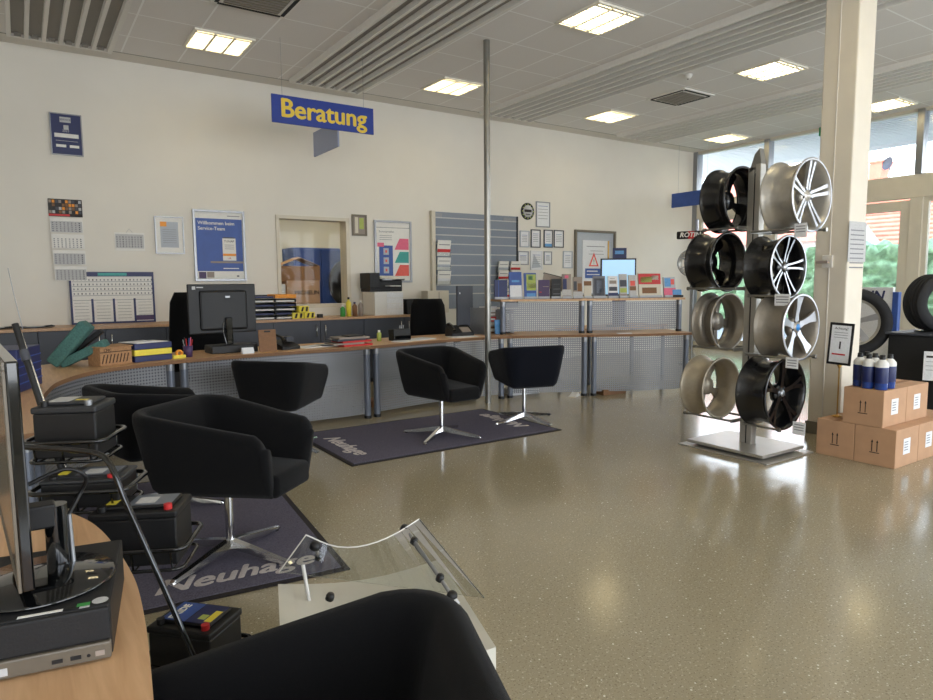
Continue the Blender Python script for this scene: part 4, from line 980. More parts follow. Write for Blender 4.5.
# ------------------------------------------------------------------ foreground desk, computer, monitor
t = thing('desk', 'light wooden desk with a curved edge in the near left corner', 'desk', (-.3, 1.3, 0), world=True)
ed = catmull([(.02, 0.35, 0), (.09, .75, 0), (.135, 1.1, 0), (.163, 1.4, 0), (.167, 1.62, 0), (.14, 1.92, 0), (.09, 2.11, 0), (.0, 2.28, 0), (-.15, 2.42, 0), (-.4, 2.5, 0)])
poly = [(p.x, p.y) for p in ed]+[(-1.4, 2.5), (-1.4, .35)]
MB().prism(poly, .73, .76, 'wood_top', side='wood_top').build('top', t)
ed2 = offset(ed, .14); strip_panel(ed2[9:-15], .1, .73, 'perforated').build('perforated_panel', t)
for k in (9, -16): post(ed2[k].x, ed2[k].y, 0, .73).build('post', t)
for x, y in ((-1.3, .5), (-1.3, 2.35)): post(x, y, 0, .73).build('post', t)
# small form factor computer
Tpc = Matrix(((-.98, .17, 0, .092), (.17, .98, 0, 1.24), (0, 0, 1, .76), (0, 0, 0, 1)))  # x leftwards, y back
t = thing('desktop_computer', 'flat black desktop computer with grey front strip on the near desk', 'computer', (0, 1.4, .76), world=True)
b = MB(Tpc); b.box(0, .30, .008, .33, .004, .095, 'black_matte', .004); b.box(.0, .3, .0, .012, .035, .093, 'black_matte', .004); b.box(-.001, .008, .015, .33, .003, .094, 'black_plastic', .002); b.build('case', t)
b = MB(Tpc); b.box(0.0, .3, -.004, .01, .004, .034, 'bezel', .003)
for x in (.045, .072): b.box(x, x+.016, -.0048, -.003, .013, .020, 'black_plastic')
b.cyl((.034, -.0048, .016), (.034, -.003, .016), .003, 'black_plastic', 10); b.box(.01, .024, -.0046, -.003, .012, .021, 'taupe'); b.box(.15, .22, -.0046, -.003, .010, .023, 'paper_grey'); b.build('front_strip', t)
b = MB(Tpc); b.box(.07, .135, .012, .020, .095, .0955, 'paper')
b.box(.03, .05, .018, .03, .095, .0955, 'green'); b.box(.03, .045, .010, .016, .095, .0955, 'paper_grey'); b.lathe([(0, .0958), (.013, .0958)], 'paper_grey', 16, TR(.015, .028, 0)); b.build('sticker', t)
# monitor
t = thing('computer_monitor', 'black monitor seen edge-on standing on the flat computer', 'monitor', (.0, 1.43, .856), world=True)
MB().lathe([(0, 0), (.118, 0), (.122, .003), (.118, .008), (.04, .014), (0, .014)], 'black_gloss', 56, TR(.0, 1.41, .856)).build('base', t)
b = MB(); b.cyl((.03, 1.46, .866), (.03, 1.46, .985), .02, 'black_gloss', 20); b.box(-.028, .03, 1.44, 1.48, .945, .99, 'black_plastic', .004); b.cyl((.054, 1.455, .866), (.052, 1.46, .96), .004, 'alu', 10); b.build('stand_neck', t)
c0 = Vector((-.031, 1.235, .912)); dv = Vector((-.04, .55, 0)).normalized()
Tm = Matrix(((dv.x, 0, -dv.y, c0.x), (dv.y, 0, dv.x, c0.y), (0, 1, 0, c0.z), (0, 0, 0, 1)))   # x along width, y up, z = towards screen side (-x world)
b = MB(Tm); b.box(0, .55, 0, .372, -.022, -.004, 'black_gloss', .003)
b.build('housing', t)
b = MB(Tm); b.box(0, .55, 0, .014, -.004, .001, 'bezel', .001); b.box(0, .55, .358, .372, -.004, .001, 'bezel', .001); b.box(0, .014, .014, .358, -.004, .001, 'bezel', .001); b.box(.536, .55, .014, .358, -.004, .001, 'bezel', .001); b.build('bezel', t)
MB(Tm).box(.014, .536, .014, .358, -.004, -.001, 'screen').build('screen', t)
b = MB(); b.tube(catmull([(.03, 1.475, .92), (.075, 1.52, .98), (.085, 1.50, 1.02), (.05, 1.5, 1.04), (-.01, 1.5, 1.02)]), .004, 'black_plastic', 8); b.build('cable', t)
b = MB(TR(-.06, 1.66, .762, .3)); b.box(-.1, .04, -.1, .1, 0, .002, 'paper'); tag(b.build('paper_sheet'), 'white paper sheet lying behind the near monitor', 'paper')

# ------------------------------------------------------------------ battery rack
rk = thing('battery_rack', 'leaning black tube rack with baskets for car batteries', 'rack', (.35, 2.4, 0), world=True)
A = lambda px, py, d: at(px, py, d=d)
P = [A(4, 446, 2.1), A(60, 449, 2.05), A(98, 454, 2.02), A(112, 468, 2.0), A(125, 500, 2.0), A(150, 556, 2.0), A(190, 648, 2.0)]
e = P[-1]; g_ = e + (P[-1]-P[-2]).normalized()*((e.z-.02)/max(.05, -(P[-1]-P[-2]).normalized().z))
MB().tube(catmull([tuple(p) for p in P+[g_]], 5), .009, 'black_gloss', 10).build('side_rail', rk)
m0, m1 = A(15, 324, 2.35), A(62, 470, 2.3); dv_ = (m1-m0).normalized(); m2 = m0+dv_*((m0.z-.02)/-dv_.z)
b = MB(); b.tube([m0, m2], .011, 'black_plastic', 12); b.tube([m0+RR*.018+Vector((0, 0, -.03)), m1+RR*.018], .004, 'chrome', 10); b.cyl(m0+dv_*.10-RR*.0, m0+dv_*.14, .015, 'slate', 12); b.build('mast', rk)
MB().tube([A(8, 268, 2.35), A(14, 295, 2.35), A(23, 330, 2.35)], .0016, 'alu', 6).build('aerial_wire', rk)
def basket(c, w, dd, ang, zh=.07):
    T = Matrix.Translation(c) @ Matrix.Rotation(ang, 4, 'Z'); b = MB(T)
    def rr(z, e=0):
        w2, d2, q = w/2+e, dd/2+e, .035; pts = []
        for cx_, cy_, a0 in ((w2-q, d2-q, 0), (-w2+q, d2-q, 90), (-w2+q, -d2+q, 180), (w2-q, -d2+q, 270)):
            for k in range(5): a = R_(a0+k*22.5); pts.append((cx_+q*math.cos(a), cy_+q*math.sin(a), z))
        return pts
    b.tube(rr(zh, .012), .008, 'black_gloss', 8, closed=True); b.tube(rr(0), .006, 'black_gloss', 8, closed=True)
    for x in (-w/2+.03, 0, w/2-.03): b.tube([(x, -dd/2-.015, zh), (x, -dd/2, 0), (x, dd/2, 0), (x, dd/2+.015, zh)], .004, 'black_gloss', 6)
    b.build('basket', rk)
def battery(c, ang, w, dd, h, label, lid, extra):
    t = thing('car_battery', label, 'car battery', c, ang, group='car batteries on the tube rack')
    MB().box(-w/2, w/2, -dd/2, dd/2, 0, h*.82, 'battery_case', .006).build('case', t)
    b = MB(); b.box(-w/2-.004, w/2+.004, -dd/2-.004, dd/2+.004, h*.82, h*.94, lid, .006); b.box(-w/2+.02, w/2-.02, -dd/2+.03, dd/2-.02, h*.94, h, lid, .005)
    b.build('lid', t)
    for x, m in ((-w/2+.03, 'battery_case'), (w/2-.03, 'red' if extra != 'plain' else 'alu')):
        MB().cyl((x, -dd/2+.025, h*.93), (x, -dd/2+.025, h*1.03), .013, m, 12).build('terminal', t)
    b = MB(); z = h+.0006
    if extra == 'blue':
        b.box(-w/2+.025, -.002, -dd/2+.035, dd/2-.025, h-.001, z, 'blue_mid'); b.box(.002, w/2-.025, -dd/2+.035, dd/2-.025, h-.001, z, 'blue_dark')
        b.text('EXIDE', .035, 'paper', T=Matrix.Translation((-.055, .0, z)) @ Matrix.Rotation(R_(90), 4, 'Z'), bold=.001); b.box(.06, .085, -.04, .03, z, z+.0005, 'yellow_tape'); b.box(.03, .055, -.03, .0, z, z+.0005, 'lime')
    elif extra == 'label':
        b.box(-.03, w/2-.025, -dd/2+.04, dd/2-.03, h-.001, z, 'post_blue'); b.box(-.01, .05, -.03, .03, z, z+.0005, 'paper_grey'); b.box(-w/2+.03, -w/2+.06, -.03, .02, h-.001, z, 'yellow_tape')
    else:
        b.box(-w/2+.03, 0, -dd/2+.04, dd/2-.03, h-.001, z, 'paper_grey'); b.box(.01, .05, -.02, .0, h-.001, z, 'yellow_tape')
    b.build('sticker', t)
AN = R_(-33.9+8)
def bat(px, py, d, w, dd, h, label, lid, extra, ang=AN, bz=.07):
    c = A(px, py, d); battery(c, ang, w, dd, h, label, lid, extra); basket(c-Vector((0, 0, .008)), w+.035, dd+.04, ang, bz)
bat(78, 452, 2.35, .20, .175, .19, 'black car battery with a silver sticker on the top tier of the rack', 'battery_lid', 'plain')
bat(92, 500, 2.25, .24, .17, .10, 'grey topped car battery half hidden below the topmost one', 'battery_lid', 'label')
bat(145, 556, 2.2, .26, .175, .19, 'black car battery with blue label on the middle tier', 'battery_case', 'label')
bat(198, 668, 2.2, .225, .175, .19, 'blue labelled car battery on the lowest tier near the floor', 'battery_case', 'blue', R_(-33.9-14))
b = MB()
for px, py, d in ((20, 360, 2.6),): pass
# blue bins behind the mast
p = at(34, 385, z=.76)
t = thing('letter_tray', 'blue stacking file box on the counter left of the teal case', 'file box', (.0, 4.95, .76), world=True)
b = MB(TR(-.09, 4.98, .76, R_(72))); b.box(-.2, .2, -.12, .12, 0, .26, 'blue_dark', .006); 
for k in range(4): b.box(-.2, .2, -.123, -.119, .05+k*.05, .056+k*.05, 'blue_mid')
b.build('box', t)

# ------------------------------------------------------------------ clear acrylic display on pedestal
t = thing('acrylic_display', 'clear acrylic display with black knobs on a pale plastic pedestal', 'display stand', (.85, 1.8, 0), world=True)
c1, c2, c3 = at(278, 584, z=.45), at(440, 559, z=.45), at(496, 647, z=.45)
c4 = c1+(c3-c2)
def q2(a, b_, t_): return a.lerp(b_, t_)
n = 12; topz = []
b = MB(); g = []
for i in range(n+1):
    u = i/n; sag = .03*math.sin(PI*u)
    a = q2(c1, c2, u); d_ = q2(c4, c3, u); g.append([(a.x, a.y, a.z-sag), (d_.x, d_.y, d_.z-sag*.7), (d_.x, d_.y, 0), (a.x, a.y, 0)])
vs = [p for r in g for p in r]; fs = [(i*4+j, i*4+4+j, i*4+4+(j+1) % 4, i*4+(j+1) % 4) for i in range(n) for j in range(4)]+[(0, 1, 2, 3), (n*4+3, n*4+2, n*4+1, n*4)]
b.add(vs, fs, 'pedestal'); b.build('pedestal', t)
A1, A2, A3, A4 = at(279, 572, z=.49), at(306, 535, z=.62), at(419, 519, z=.62), at(484, 598, z=.50)
def sheet(a, b0, c0_, d0, sag, th, name):
    b = MB(); nn = 14; nrm = (b0-a).cross(d0-a).normalized(); 
    if nrm.z < 0: nrm = -nrm
    rows = []
    for i in range(nn+1):
        u = i/nn; s_ = sag*math.sin(PI*u); tp = q2(b0, c0_, u); bt = q2(a, d0, u); dirr = (bt-tp).normalized()
        tp = tp+dirr*s_; rows.append([tp, bt, bt-nrm*th, tp-nrm*th])
    vs = [p for r in rows for p in r]
    b.add(vs, [(i*4+0, i*4+4, i*4+5, i*4+1) for i in range(nn)]+[(i*4+2, i*4+6, i*4+7, i*4+3) for i in range(nn)], 'acrylic')
    b.add(vs, [(i*4+3, i*4+7, i*4+4, i*4+0) for i in range(nn)]+[(i*4+1, i*4+5, i*4+6, i*4+2) for i in range(nn)]+[(0, 1, 2, 3), (nn*4+3, nn*4+2, nn*4+1, nn*4)], 'acrylic_edge')
    for q_ in (0, 3): pass
    b.tube([r[0] for r in rows], .0022, 'white_plastic', 6); b.tube([rows[0][0], rows[0][1]], .0022, 'white_plastic', 6); b.tube([rows[-1][0], rows[-1][1]], .0016, 'acrylic_edge', 6)
    b.build(name, t)
sheet(A1, A2, A3, A4, .065, .005, 'clear_sheet')
def knob(p, r=.013):
    b = MB(); b.lathe([(0, .012), (r*.8, .011), (r, .004), (r, -.008), (r*.5, -.012), (0, -.012)], 'black_plastic', 16, axis_T(p, (.2, -.3, 1))); b.build('knob', t)
k1, k2, k3, k4 = at(315, 546, z=.6), at(319, 557, z=.54), at(405, 529, z=.60), at(414, 541, z=.585)
k5, k6 = at(440, 578, z=.54), at(452, 596, z=.50)
for k in (k1, k2, k3, k4, k5, k6): knob(k, .016 if k in (k1, k3, k6) else .012)
MB().tube([k1, k2], .006, 'alu', 10).build('rod', t); MB().tube([k3, k4, k5, k6], .006, 'alu', 10).build('rod', t); MB().tube([at(303, 565, z=.53), at(310, 606, z=.42)], .006, 'white_plastic', 10).build('rod', t)
knob(at(330, 597, z=.46)); MB().tube([k6, k6+(k6-k5).normalized()*.03], .008, 'paper_grey', 10).build('rod', t)

# ------------------------------------------------------------------ counter-top items
ZT = .76
MID = offset(FE, .32); FRT = offset(FE, .16)
def cpos(px, off=.3, z=ZT): return on_curve(offset(FE, off), px, z)
# teal folded case
p, a = cpos(72, .42)
t = thing('folded_case', 'teal cloth laptop sleeve lying open on the counter bend', 'case', p, world=True)
def slab(c, ax, lean, w, h, th, m, name, par):
    T = Matrix.Translation(c) @ Matrix.Rotation(R_(ax), 4, 'Z') @ Matrix.Rotation(R_(lean), 4, 'Y'); MB(T).box(-w/2, w/2, -th/2, th/2, 0, h, m, min(th, w)*.18, seg=3).build(name, par)
q = at(66, 362, z=ZT)
slab((p.x-.12, p.y-.0, ZT+.03), -20, 40, .10, .40, .16, 'teal_cloth', 'front_flap', t)
slab((p.x-.06, p.y+.02, ZT+.02), -20, 64, .07, .36, .16, 'teal_cloth', 'back_flap', t)
slab((p.x-.04, p.y+.12, ZT+.05), -20, 52, .04, .36, .08, 'black_matte', 'lining', t)
# wicker box
p, a = cpos(116, .13)
t = thing('wicker_box', 'brown patterned carton box on the counter beside the stacked binders', 'box', p, R_(a))
MB().box(-.125, .15, 0, .16, 0, .14, 'wicker', .004).build('body', t)
b = MB()
for k in range(8): b.prism([(-.115+k*.03, .02), (-.105+k*.03, .02), (-.085+k*.03, .09), (-.095+k*.03, .09)], 0, .001, 'wicker_dark', T=face((0, -.0005, 0), -90))
b.box(-.125, .15, -.001, .0, .105, .112, 'wicker_dark'); b.text('CMC', .03, 'wicker_dark', T=face((-.06, -.001, .123), -90)); b.build('print', t)
MB().box(-.13, .155, -.004, .165, .14, .15, 'wicker', .003, T=Matrix.Rotation(R_(3), 4, 'X')).build('lid', t)
# binders stack
for k, (m, lb, zz) in enumerate((('blue_dark', 'lowest navy binder in the stack beside the brown box', 0), ('yellow_tape', 'yellow binder in the middle of the stack', .052), ('blue_dark', 'topmost navy binder in the stack with papers on it', .104))):
    p, a = cpos(154, .12)
    t = thing('ring_binder', lb, 'binder', (p.x, p.y, ZT+zz), R_(a), group='stacked binders on the counter')
    MB().box(-.155, .165, 0, .27, 0, .05, m, .004).build('cover', t); MB().box(-.15, .166, .01, .265, .008, .042, 'paper').build('pages', t)
b = MB(TR(p.x-.02, p.y+.1, ZT+.156, R_(a+8))); b.box(-.16, .12, -.09, .12, 0, .004, 'paper'); b.box(-.18, .05, -.06, .14, .004, .007, 'label_white'); tag(b.build('paper_stack'), 'loose white papers on top of the binders', 'papers')
# tape dispenser, pen cup
p, a = cpos(180, .14)
t = thing('tape_dispenser', 'small yellow tape dispenser right of the binders', 'tape dispenser', p, R_(a)); MB().box(-.06, .05, -.02, .03, 0, .03, 'yellow_tape', .006).build('body', t); MB().lathe([(.015, -.01), (.03, -.01), (.03, .012), (.015, .012)], 'orange', 20, axis_T((0, .005, .045), (0, 1, 0)), closed=True).build('tape_roll', t)
p, a = cpos(189, .2)
t = thing('pen_cup', 'dark red pen cup full of pens beside the left monitor', 'pen cup', p)
MB().lathe([(0, .002), (.035, 0), (.042, .1), (.038, .1), (.032, .006)], 'purple', 20).build('cup', t)
random.seed(5)
for k in range(6):
    a_ = k*1.05; MB().cyl((.012*math.cos(a_), .012*math.sin(a_), .01), (.04*math.cos(a_), .04*math.sin(a_), .155+.01*(k % 3)), .004, ['red', 'blue_mid', 'black_plastic', 'alu', 'red', 'pink'][k], 8).build('pen', t)
# monitor seen from behind + base unit
p, a = cpos(228, .36); a = 4
t = thing('computer_monitor', 'black monitor seen from behind on the counter under the blue poster', 'monitor', p, R_(a))
MB().box(-.19, .24, -.13, .10, 0, .075, 'black_plastic', .008).build('dock', t)
MB().box(-.02, .045, -.03, .02, .07, .33, 'black_gloss', .01).build('stand_neck', t)
zt = (at(228, 284, Y=p.y).z-ZT); zl = (at(228, 333, Y=p.y).z-ZT)
b = MB(); b.box(-.34, .29, .02, .05, zl, zt, 'black_plastic', .008); b.box(-.24, .20, -.0, .03, zl+.03, zt-.06, 'black_plastic', .02); b.box(-.01, .035, -.012, .0, zt-.13, zt-.11, 'alu', .002); b.build('housing', t)
MB().tube(catmull([(-.03, -.0, zl+.1), (-.05, -.04, .2), (-.03, -.06, .08)]), .003, 'alu', 6).build('cable', t)
b = MB(); b.box(-.30, -.27, .0185, .0195, zt-.05, zt-.02, 'paper_grey'); b.box(-.26, -.2, .0185, .0195, zt-.035, zt-.025, 'paper_grey'); b.build('marking', t)
b = MB(TR(*(cpos(247, .11)[0]), R_(4))); b.prism([(-.03, 0), (.03, 0), (.0, .055)], -.055, .055, 'label_white', T=Matrix(((0, 0, 1, 0), (1, 0, 0, 0), (0, 1, 0, 0), (0, 0, 0, 1))))
tag(b.build('name_card'), 'small white folded name card in front of the left monitor', 'card')
# office chair behind monitor
def office_chair(loc, rz, w, ztop, label):
    t = thing('office_chair', label, 'office chair', loc, rz, group='black office chairs behind the counter')
    z0 = .50
    b = MB(); N = 8; vs = []
    for i in range(N+1):
        z = z0+(ztop-z0)*i/N; ww = w*(1-.14*(i/N)**2)*(.86 if i in (0, N) else 1); bend = .05*math.sin(PI*i/N)
        for (xs_, yo) in ((-1, .012), (-.5, -.006), (.5, -.006), (1, .012)): vs.append((xs_*ww, .22-bend*.3+yo, z))
        for (xs_, yo) in ((1, .05), (.5, .06), (-.5, .06), (-1, .05)): vs.append((xs_*ww, .22-bend*.3+yo, z))
    fs = [(i*8+j, i*8+(j+1) % 8, i*8+8+(j+1) % 8, i*8+8+j) for i in range(N) for j in range(8)]+[tuple(range(8))[::-1], tuple(range(N*8, N*8+8))]
    b.add(vs, fs, 'fabric_black', True); b.build('backrest', t)
    MB().box(-.25, .25, -.25, .22, .42, .5, 'fabric_black', .03, seg=3).build('seat', t)
    MB().cyl((0, 0, .08), (0, 0, .43), .028, 'black_plastic', 14).box(-.02, .02, .18, .30, .44, .56, 'black_plastic').build('column', t)
    for k in range(5):
        aa = k*2*PI/5; l = MB().tube([(0, 0, .1), (.29*math.cos(aa), .29*math.sin(aa), .065)], [.022, .014], 'black_plastic', 8).build('leg', t)
        MB().cyl((.29*math.cos(aa)-.015, .29*math.sin(aa), .03), (.29*math.cos(aa)+.015, .29*math.sin(aa), .03), .03, 'black_plastic', 12).build('caster', l)
    for s_ in (-1, 1): MB().tube([(s_*.27, .05, .45), (s_*.29, .05, .62), (s_*.29, -.12, .65), (s_*.29, .14, .65)], .014, 'black_plastic', 8).build('armrest', t)
    return t
q = at(205, 292, Y=7.3); office_chair((q.x, 7.15, 0), R_(8), .34, q.z, 'large black office chair behind the left monitor')
q = at(429, 299, Y=7.4); office_chair((q.x, 7.25, 0), R_(-8), .26, q.z, 'black office chair with rounded back behind the counter telephones')
# wooden clipboard stand
p, a = cpos(269, .13)
t = thing('clipboard_stand', 'brown wooden clipboard standing upright left of the letter tray', 'clipboard', p, R_(2))
MB(Matrix.Rotation(R_(-6), 4, 'X')).box(-.085, .085, 0, .012, 0, .21, 'brown', .004).build('board', t); MB().box(-.06, .06, 0, .06, 0, .012, 'brown', .002).build('foot', t); MB(Matrix.Rotation(R_(-6), 4, 'X')).box(-.03, .03, -.006, 0, .185, .2, 'black_plastic', .002).build('clip', t)
p, a = cpos(286, .28)
t = thing('desk_telephone', 'black desk telephone behind the brown clipboard', 'telephone', p, R_(15))
MB(Matrix.Rotation(R_(0), 4, 'X')).prism([(-.1, 0), (.1, 0), (.1, .09), (-.1, .03)], -.1, .1, 'black_plastic', T=Matrix(((0, 0, 1, 0), (1, 0, 0, 0), (0, 1, 0, 0), (0, 0, 0, 1)))).build('body', t)
MB().tube([(-.07, -.09, .08), (-.07, -.04, .12), (-.07, .05, .14), (-.07, .1, .12)], [.024, .013, .013, .024], 'black_plastic', 10).build('handset', t)
MB().box(.0, .08, -.02, .07, .07, .12, 'slate', .004).build('display', t)
# papers
for (px, off, w, h, rz, lb) in ((312, .3, .3, .21, 15, 'loose white papers left of the red magazines'), (325, .36, .21, .25, -12, 'crumpled pale sheets behind the red magazines'), (420, .22, .32, .21, 8, 'white papers in front of the office chair'), (462, .2, .34, .2, -5, 'fanned white papers before the right telephone'), (404, .16, .24, .18, 20, 'cream sheet left of the white papers near the counter front')):
    p, a = cpos(px, off); b = MB(TR(p.x, p.y, p.z+.0005, R_(a+rz)))
    b.box(-w/2, w/2, -h/2, h/2, 0, .003, 'paper'); b.box(-w/2+.04, w/2+.05, -h/2+.02, h/2+.03, .003, .006, 'label_white', T=Matrix.Rotation(R_(9), 4, 'Z')); tag(b.build('paper_stack'), lb, 'papers')
# magazines
p, a = cpos(352, .16)
random.seed(2)
for k, (m, dx, rz) in enumerate((('red', .03, 3), ('taupe', -.06, -4), ('red', .02, 2), ('slate', -.05, 6), ('taupe', .0, -3))):
    t = thing('magazine', ['lowest red catalogue in the pile on the counter', 'grey catalogue second from the bottom of the pile', 'red catalogue in the middle of the pile', 'dark magazine near the top of the pile', 'topmost grey magazine on the pile with red catalogues'][k], 'magazine', (p.x+dx, p.y+.06, ZT+k*.019), R_(a+rz), group='catalogues piled on the counter')
    MB().box(-.17, .17, -.12, .12, 0, .018, m, .002).build('cover', t); MB().box(-.168, .1705, -.118, .1205, .003, .015, 'paper').build('pages', t)
tag(MB(TR(p.x+.03, p.y+.06, ZT+.0955, .2)).box(-.09, .09, -.07, .07, 0, .012, 'black_plastic', .003).build('tablet'), 'black flat device on top of the catalogue pile', 'tablet')
# highlighter-like bottle
p, a = cpos(379, .42)
t = thing('glue_bottle', 'small pale green bottle standing behind the catalogues', 'bottle', p); MB().lathe([(0, 0), (.025, 0), (.026, .085), (.012, .1), (0, .1)], 'lime', 18).build('body', t); MB().lathe([(.014, .098), (.014, .12), (0, .12)], 'white_plastic', 14).build('cap', t)
# black letter box device
p, a = cpos(400, .3)
t = thing('card_terminal', 'black angular desk organiser left of the office chair', 'organiser', p, R_(3))
MB().box(-.11, .11, -.06, .07, 0, .13, 'black_plastic', .01, T=Matrix.Rotation(R_(-5), 4, 'X')).build('body', t); MB().box(-.1, .1, -.075, -.05, .02, .06, 'black_gloss', .004).build('tray', t)
for k in range(3): MB().cyl((.0+.02*k, 0, .12), (.0+.025*k, .0, .17), .005, 'alu', 8).build('pen', t)
p, a = cpos(461, .34)
t = thing('desk_telephone', 'wide black desk telephone left of the steel pole', 'telephone', p, R_(a-4))
MB().prism([(-.1, 0), (.1, 0), (.1, .11), (.06, .13), (-.1, .04)], -.16, .13, 'black_plastic', T=Matrix(((0, 0, 1, 0), (1, 0, 0, 0), (0, 1, 0, 0), (0, 0, 0, 1)))).build('body', t)
MB().tube([(-.12, -.09, .085), (-.12, -.03, .125), (-.12, .06, .15), (-.12, .1, .13)], [.026, .014, .014, .026], 'black_gloss', 10).build('handset', t)
MB(Matrix.Rotation(R_(28), 4, 'X')).box(-.02, .1, -.05, .05, .07, .095, 'taupe', .003).build('display', t)
# monitor / privacy board and documents at pole
q = at(460, 284, Y=7.2); q2_ = at(447, 320, Y=7.2)
t = thing('computer_monitor', 'blue-grey monitor back standing behind the right telephone', 'monitor', (q.x-.22, 6.75, ZT), R_(22))
MB().box(-.16, .17, 0, .03, .10, q.z-ZT-.02, 'slate', .006).build('housing', t); MB().box(-.03, .03, .01, .03, 0, .12, 'slate', .004).build('stand_neck', t); MB().box(-.12, .12, -.06, .1, 0, .012, 'slate', .004).build('foot', t)
MB().box(-.13, -.11, -.002, .0, q.z-ZT-.12, q.z-ZT-.10, 'label_white').build('sticker', t)
p, a = cpos(478, .46)
t = thing('document_rack', 'grey upright document rack just left of the steel pole', 'rack', p, R_(30))
for k in range(3): MB().box(-.05+k*.05, -.04+k*.05, -.12, .12, 0, .33-.02*k, ['alu', 'paper_grey', 'alu'][k], .002).build('divider', t)
MB().box(-.06, .08, -.12, .12, 0, .01, 'alu').build('tray', t)
for k, (m, zz, lb) in enumerate((('brown', 0, 'brown box lowest in the pile right of the document rack'), ('paper_grey', .09, 'grey box on the brown one beside the steel pole'), ('red', .15, 'red packet in the pile beside the steel pole'), ('taupe', .21, 'taupe packet above the red one'), ('label_white', .27, 'white box on top of the pile beside the steel pole'))):
    p, a = cpos(488, .52); hh = [.09, .06, .06, .06, .07][k]
    b = MB(TR(p.x, p.y, ZT+zz, R_(a+k*4))); b.box(-.09, .09, -.07, .07, 0, hh-.001, m, .003); b.box(-.06, .06, -.0705, -.0695, hh*.3, hh*.7, 'paper'); tag(b.build('small_box'), lb, 'box', 'small boxes piled beside the pole')
p, a = cpos(498, .3)
t = thing('brochure_holder', 'clear holder with blue leaflets right of the steel pole', 'brochure holder', p, R_(a))
MB().box(-.05, .05, -.03, .04, 0, .12, 'acrylic').build('tray', t)
for k in range(3): MB(Matrix.Rotation(R_(-8), 4, 'X')).box(-.04+k*.004, .04+k*.004, -.02+k*.015, -.012+k*.015, .005, .18, ['blue_light', 'blue_mid', 'blue_mid'][k], .001).build('leaflet', t)
p, a = cpos(505, .5)
for k in range(3):
    t = thing('ring_binder', ['grey upright binder left of the raised counter', 'dark upright binder beside the grey one', 'brown upright binder against the raised counter post'][k], 'binder', (p.x-.1+k*.065, p.y, ZT), R_(15), group='upright binders below the raised counter')
    MB().box(-.03, .03, -.1, .16, 0, .3, ['line_grey', 'black_matte', 'taupe'][k], .004).build('cover', t); MB().box(-.018, .018, -.102, -.1, .17, .25, 'paper').build('spine_label', t)
# low counter thin items at right
p, a = cpos(625, .1)
tag(MB(TR(p.x, p.y, ZT, R_(a))).box(-.1, .08, -.03, .03, 0, .008, 'label_white', .002).build('flyer_stack'), 'flat white flyer stack on the lower counter at right', 'flyers')

# ---- items on the back cabinets
def bc(px, y=8.62): q = at(px, 320, Y=y); return q.x
t = thing('year_planner', 'large white year planner board with dark blue border leaning on the wall', 'planner', (.92, 8.95, ZB), world=True)
q0, q1, q2b = at(69, 283, Y=9.07), at(153, 272, Y=9.07), at(156, 322, Y=9.07)
x0, x1, z1 = q0.x, q2b.x, q1.z; T = face((0, 9.085, 0), -90); z0 = ZB
b = MB(T); frame(b, x0, x1, z0, z1, .022, 'blue_dark', .02); b.box(x0, x1, z1-.055, z1, .0, .021, 'blue_dark'); b.box(x0+.3, x1-.3, z1-.045, z1-.012, .021, .022, 'teal'); b.build('frame', t)
b = MB(T); b.box(x0+.022, x1-.022, z0+.022, z1-.055, 0, .012, 'paper')
for r in range(5): b.box(x0+.03, x1-.03, z1-.12-r*.055, z1-.115-r*.055, .012, .013, 'line_grey')
for c in range(22):
    for r in range(4): b.box(x0+.04+c*.04, x0+.052+c*.04, z1-.105-r*.055, z1-.085-r*.055, .012, .013, 'line_grey' if (c+r) % 5 else 'ink')
for c in range(1, 4): b.box(x0+c*(x1-x0)/4-.012, x0+c*(x1-x0)/4+.012, z0+.02, z0+.3, .012, .015, 'blue_dark')
for c in range(4):
    for r in range(6): b.box(x0+.04+c*(x1-x0)/4, x0+(c+1)*(x1-x0)/4-.04, z0+.06+r*.038, z0+.064+r*.038, .012, .013, 'line_grey')
b.box(x1-.22, x1-.02, z0+.03, z0+.09, .013, .016, 'purple'); b.build('sheet', t)
for x, lb in ((-.25, 'dark open folder lying on the cabinet top at far left'), (.12, 'grey open magazine on the cabinet top left of the planner')):
    b = MB(TR(x, 8.7, ZB, .1)); b.box(-.17, .0, -.1, .1, 0, .012, 'slate', .003, T=Matrix.Rotation(R_(4), 4, 'Y')); b.box(0, .17, -.1, .1, 0, .012, 'black_matte', .003, T=Matrix.Rotation(R_(-4), 4, 'Y')); b.box(-.15, .15, -.09, .09, .014, .018, 'paper_grey'); tag(b.build('open_folder'), lb, 'folder')
def tray_stack(px, n, label, top=None, h=.055):
    x = bc(px, 8.7); t = thing('letter_tray', label, 'letter tray', (x, 8.72, ZB), group='stacked letter trays on the back cabinet')
    for k in range(n):
        b = MB(); z = k*h
        b.box(-.14, .14, -.16, .16, z, z+.006, 'black_plastic'); b.box(-.14, -.134, -.16, .16, z, z+h*.8, 'black_plastic'); b.box(.134, .14, -.16, .16, z, z+h*.8, 'black_plastic'); b.box(-.14, .14, .154, .16, z, z+h*.8, 'black_plastic')
        b.build('tray', t); MB().box(-.12, .12, -.15, .14, z+.008, z+h*.5, 'blue_dark' if k % 2 else 'paper').build('papers', t)
    if top: MB().box(-.15, .15, -.15, .15, n*h, n*h+.05, top, .008).build('folder', t)
tray_stack(262, 6, 'dark letter trays right of the left monitor'); tray_stack(283, 5, 'dark letter trays with orange folders on top', 'orange')
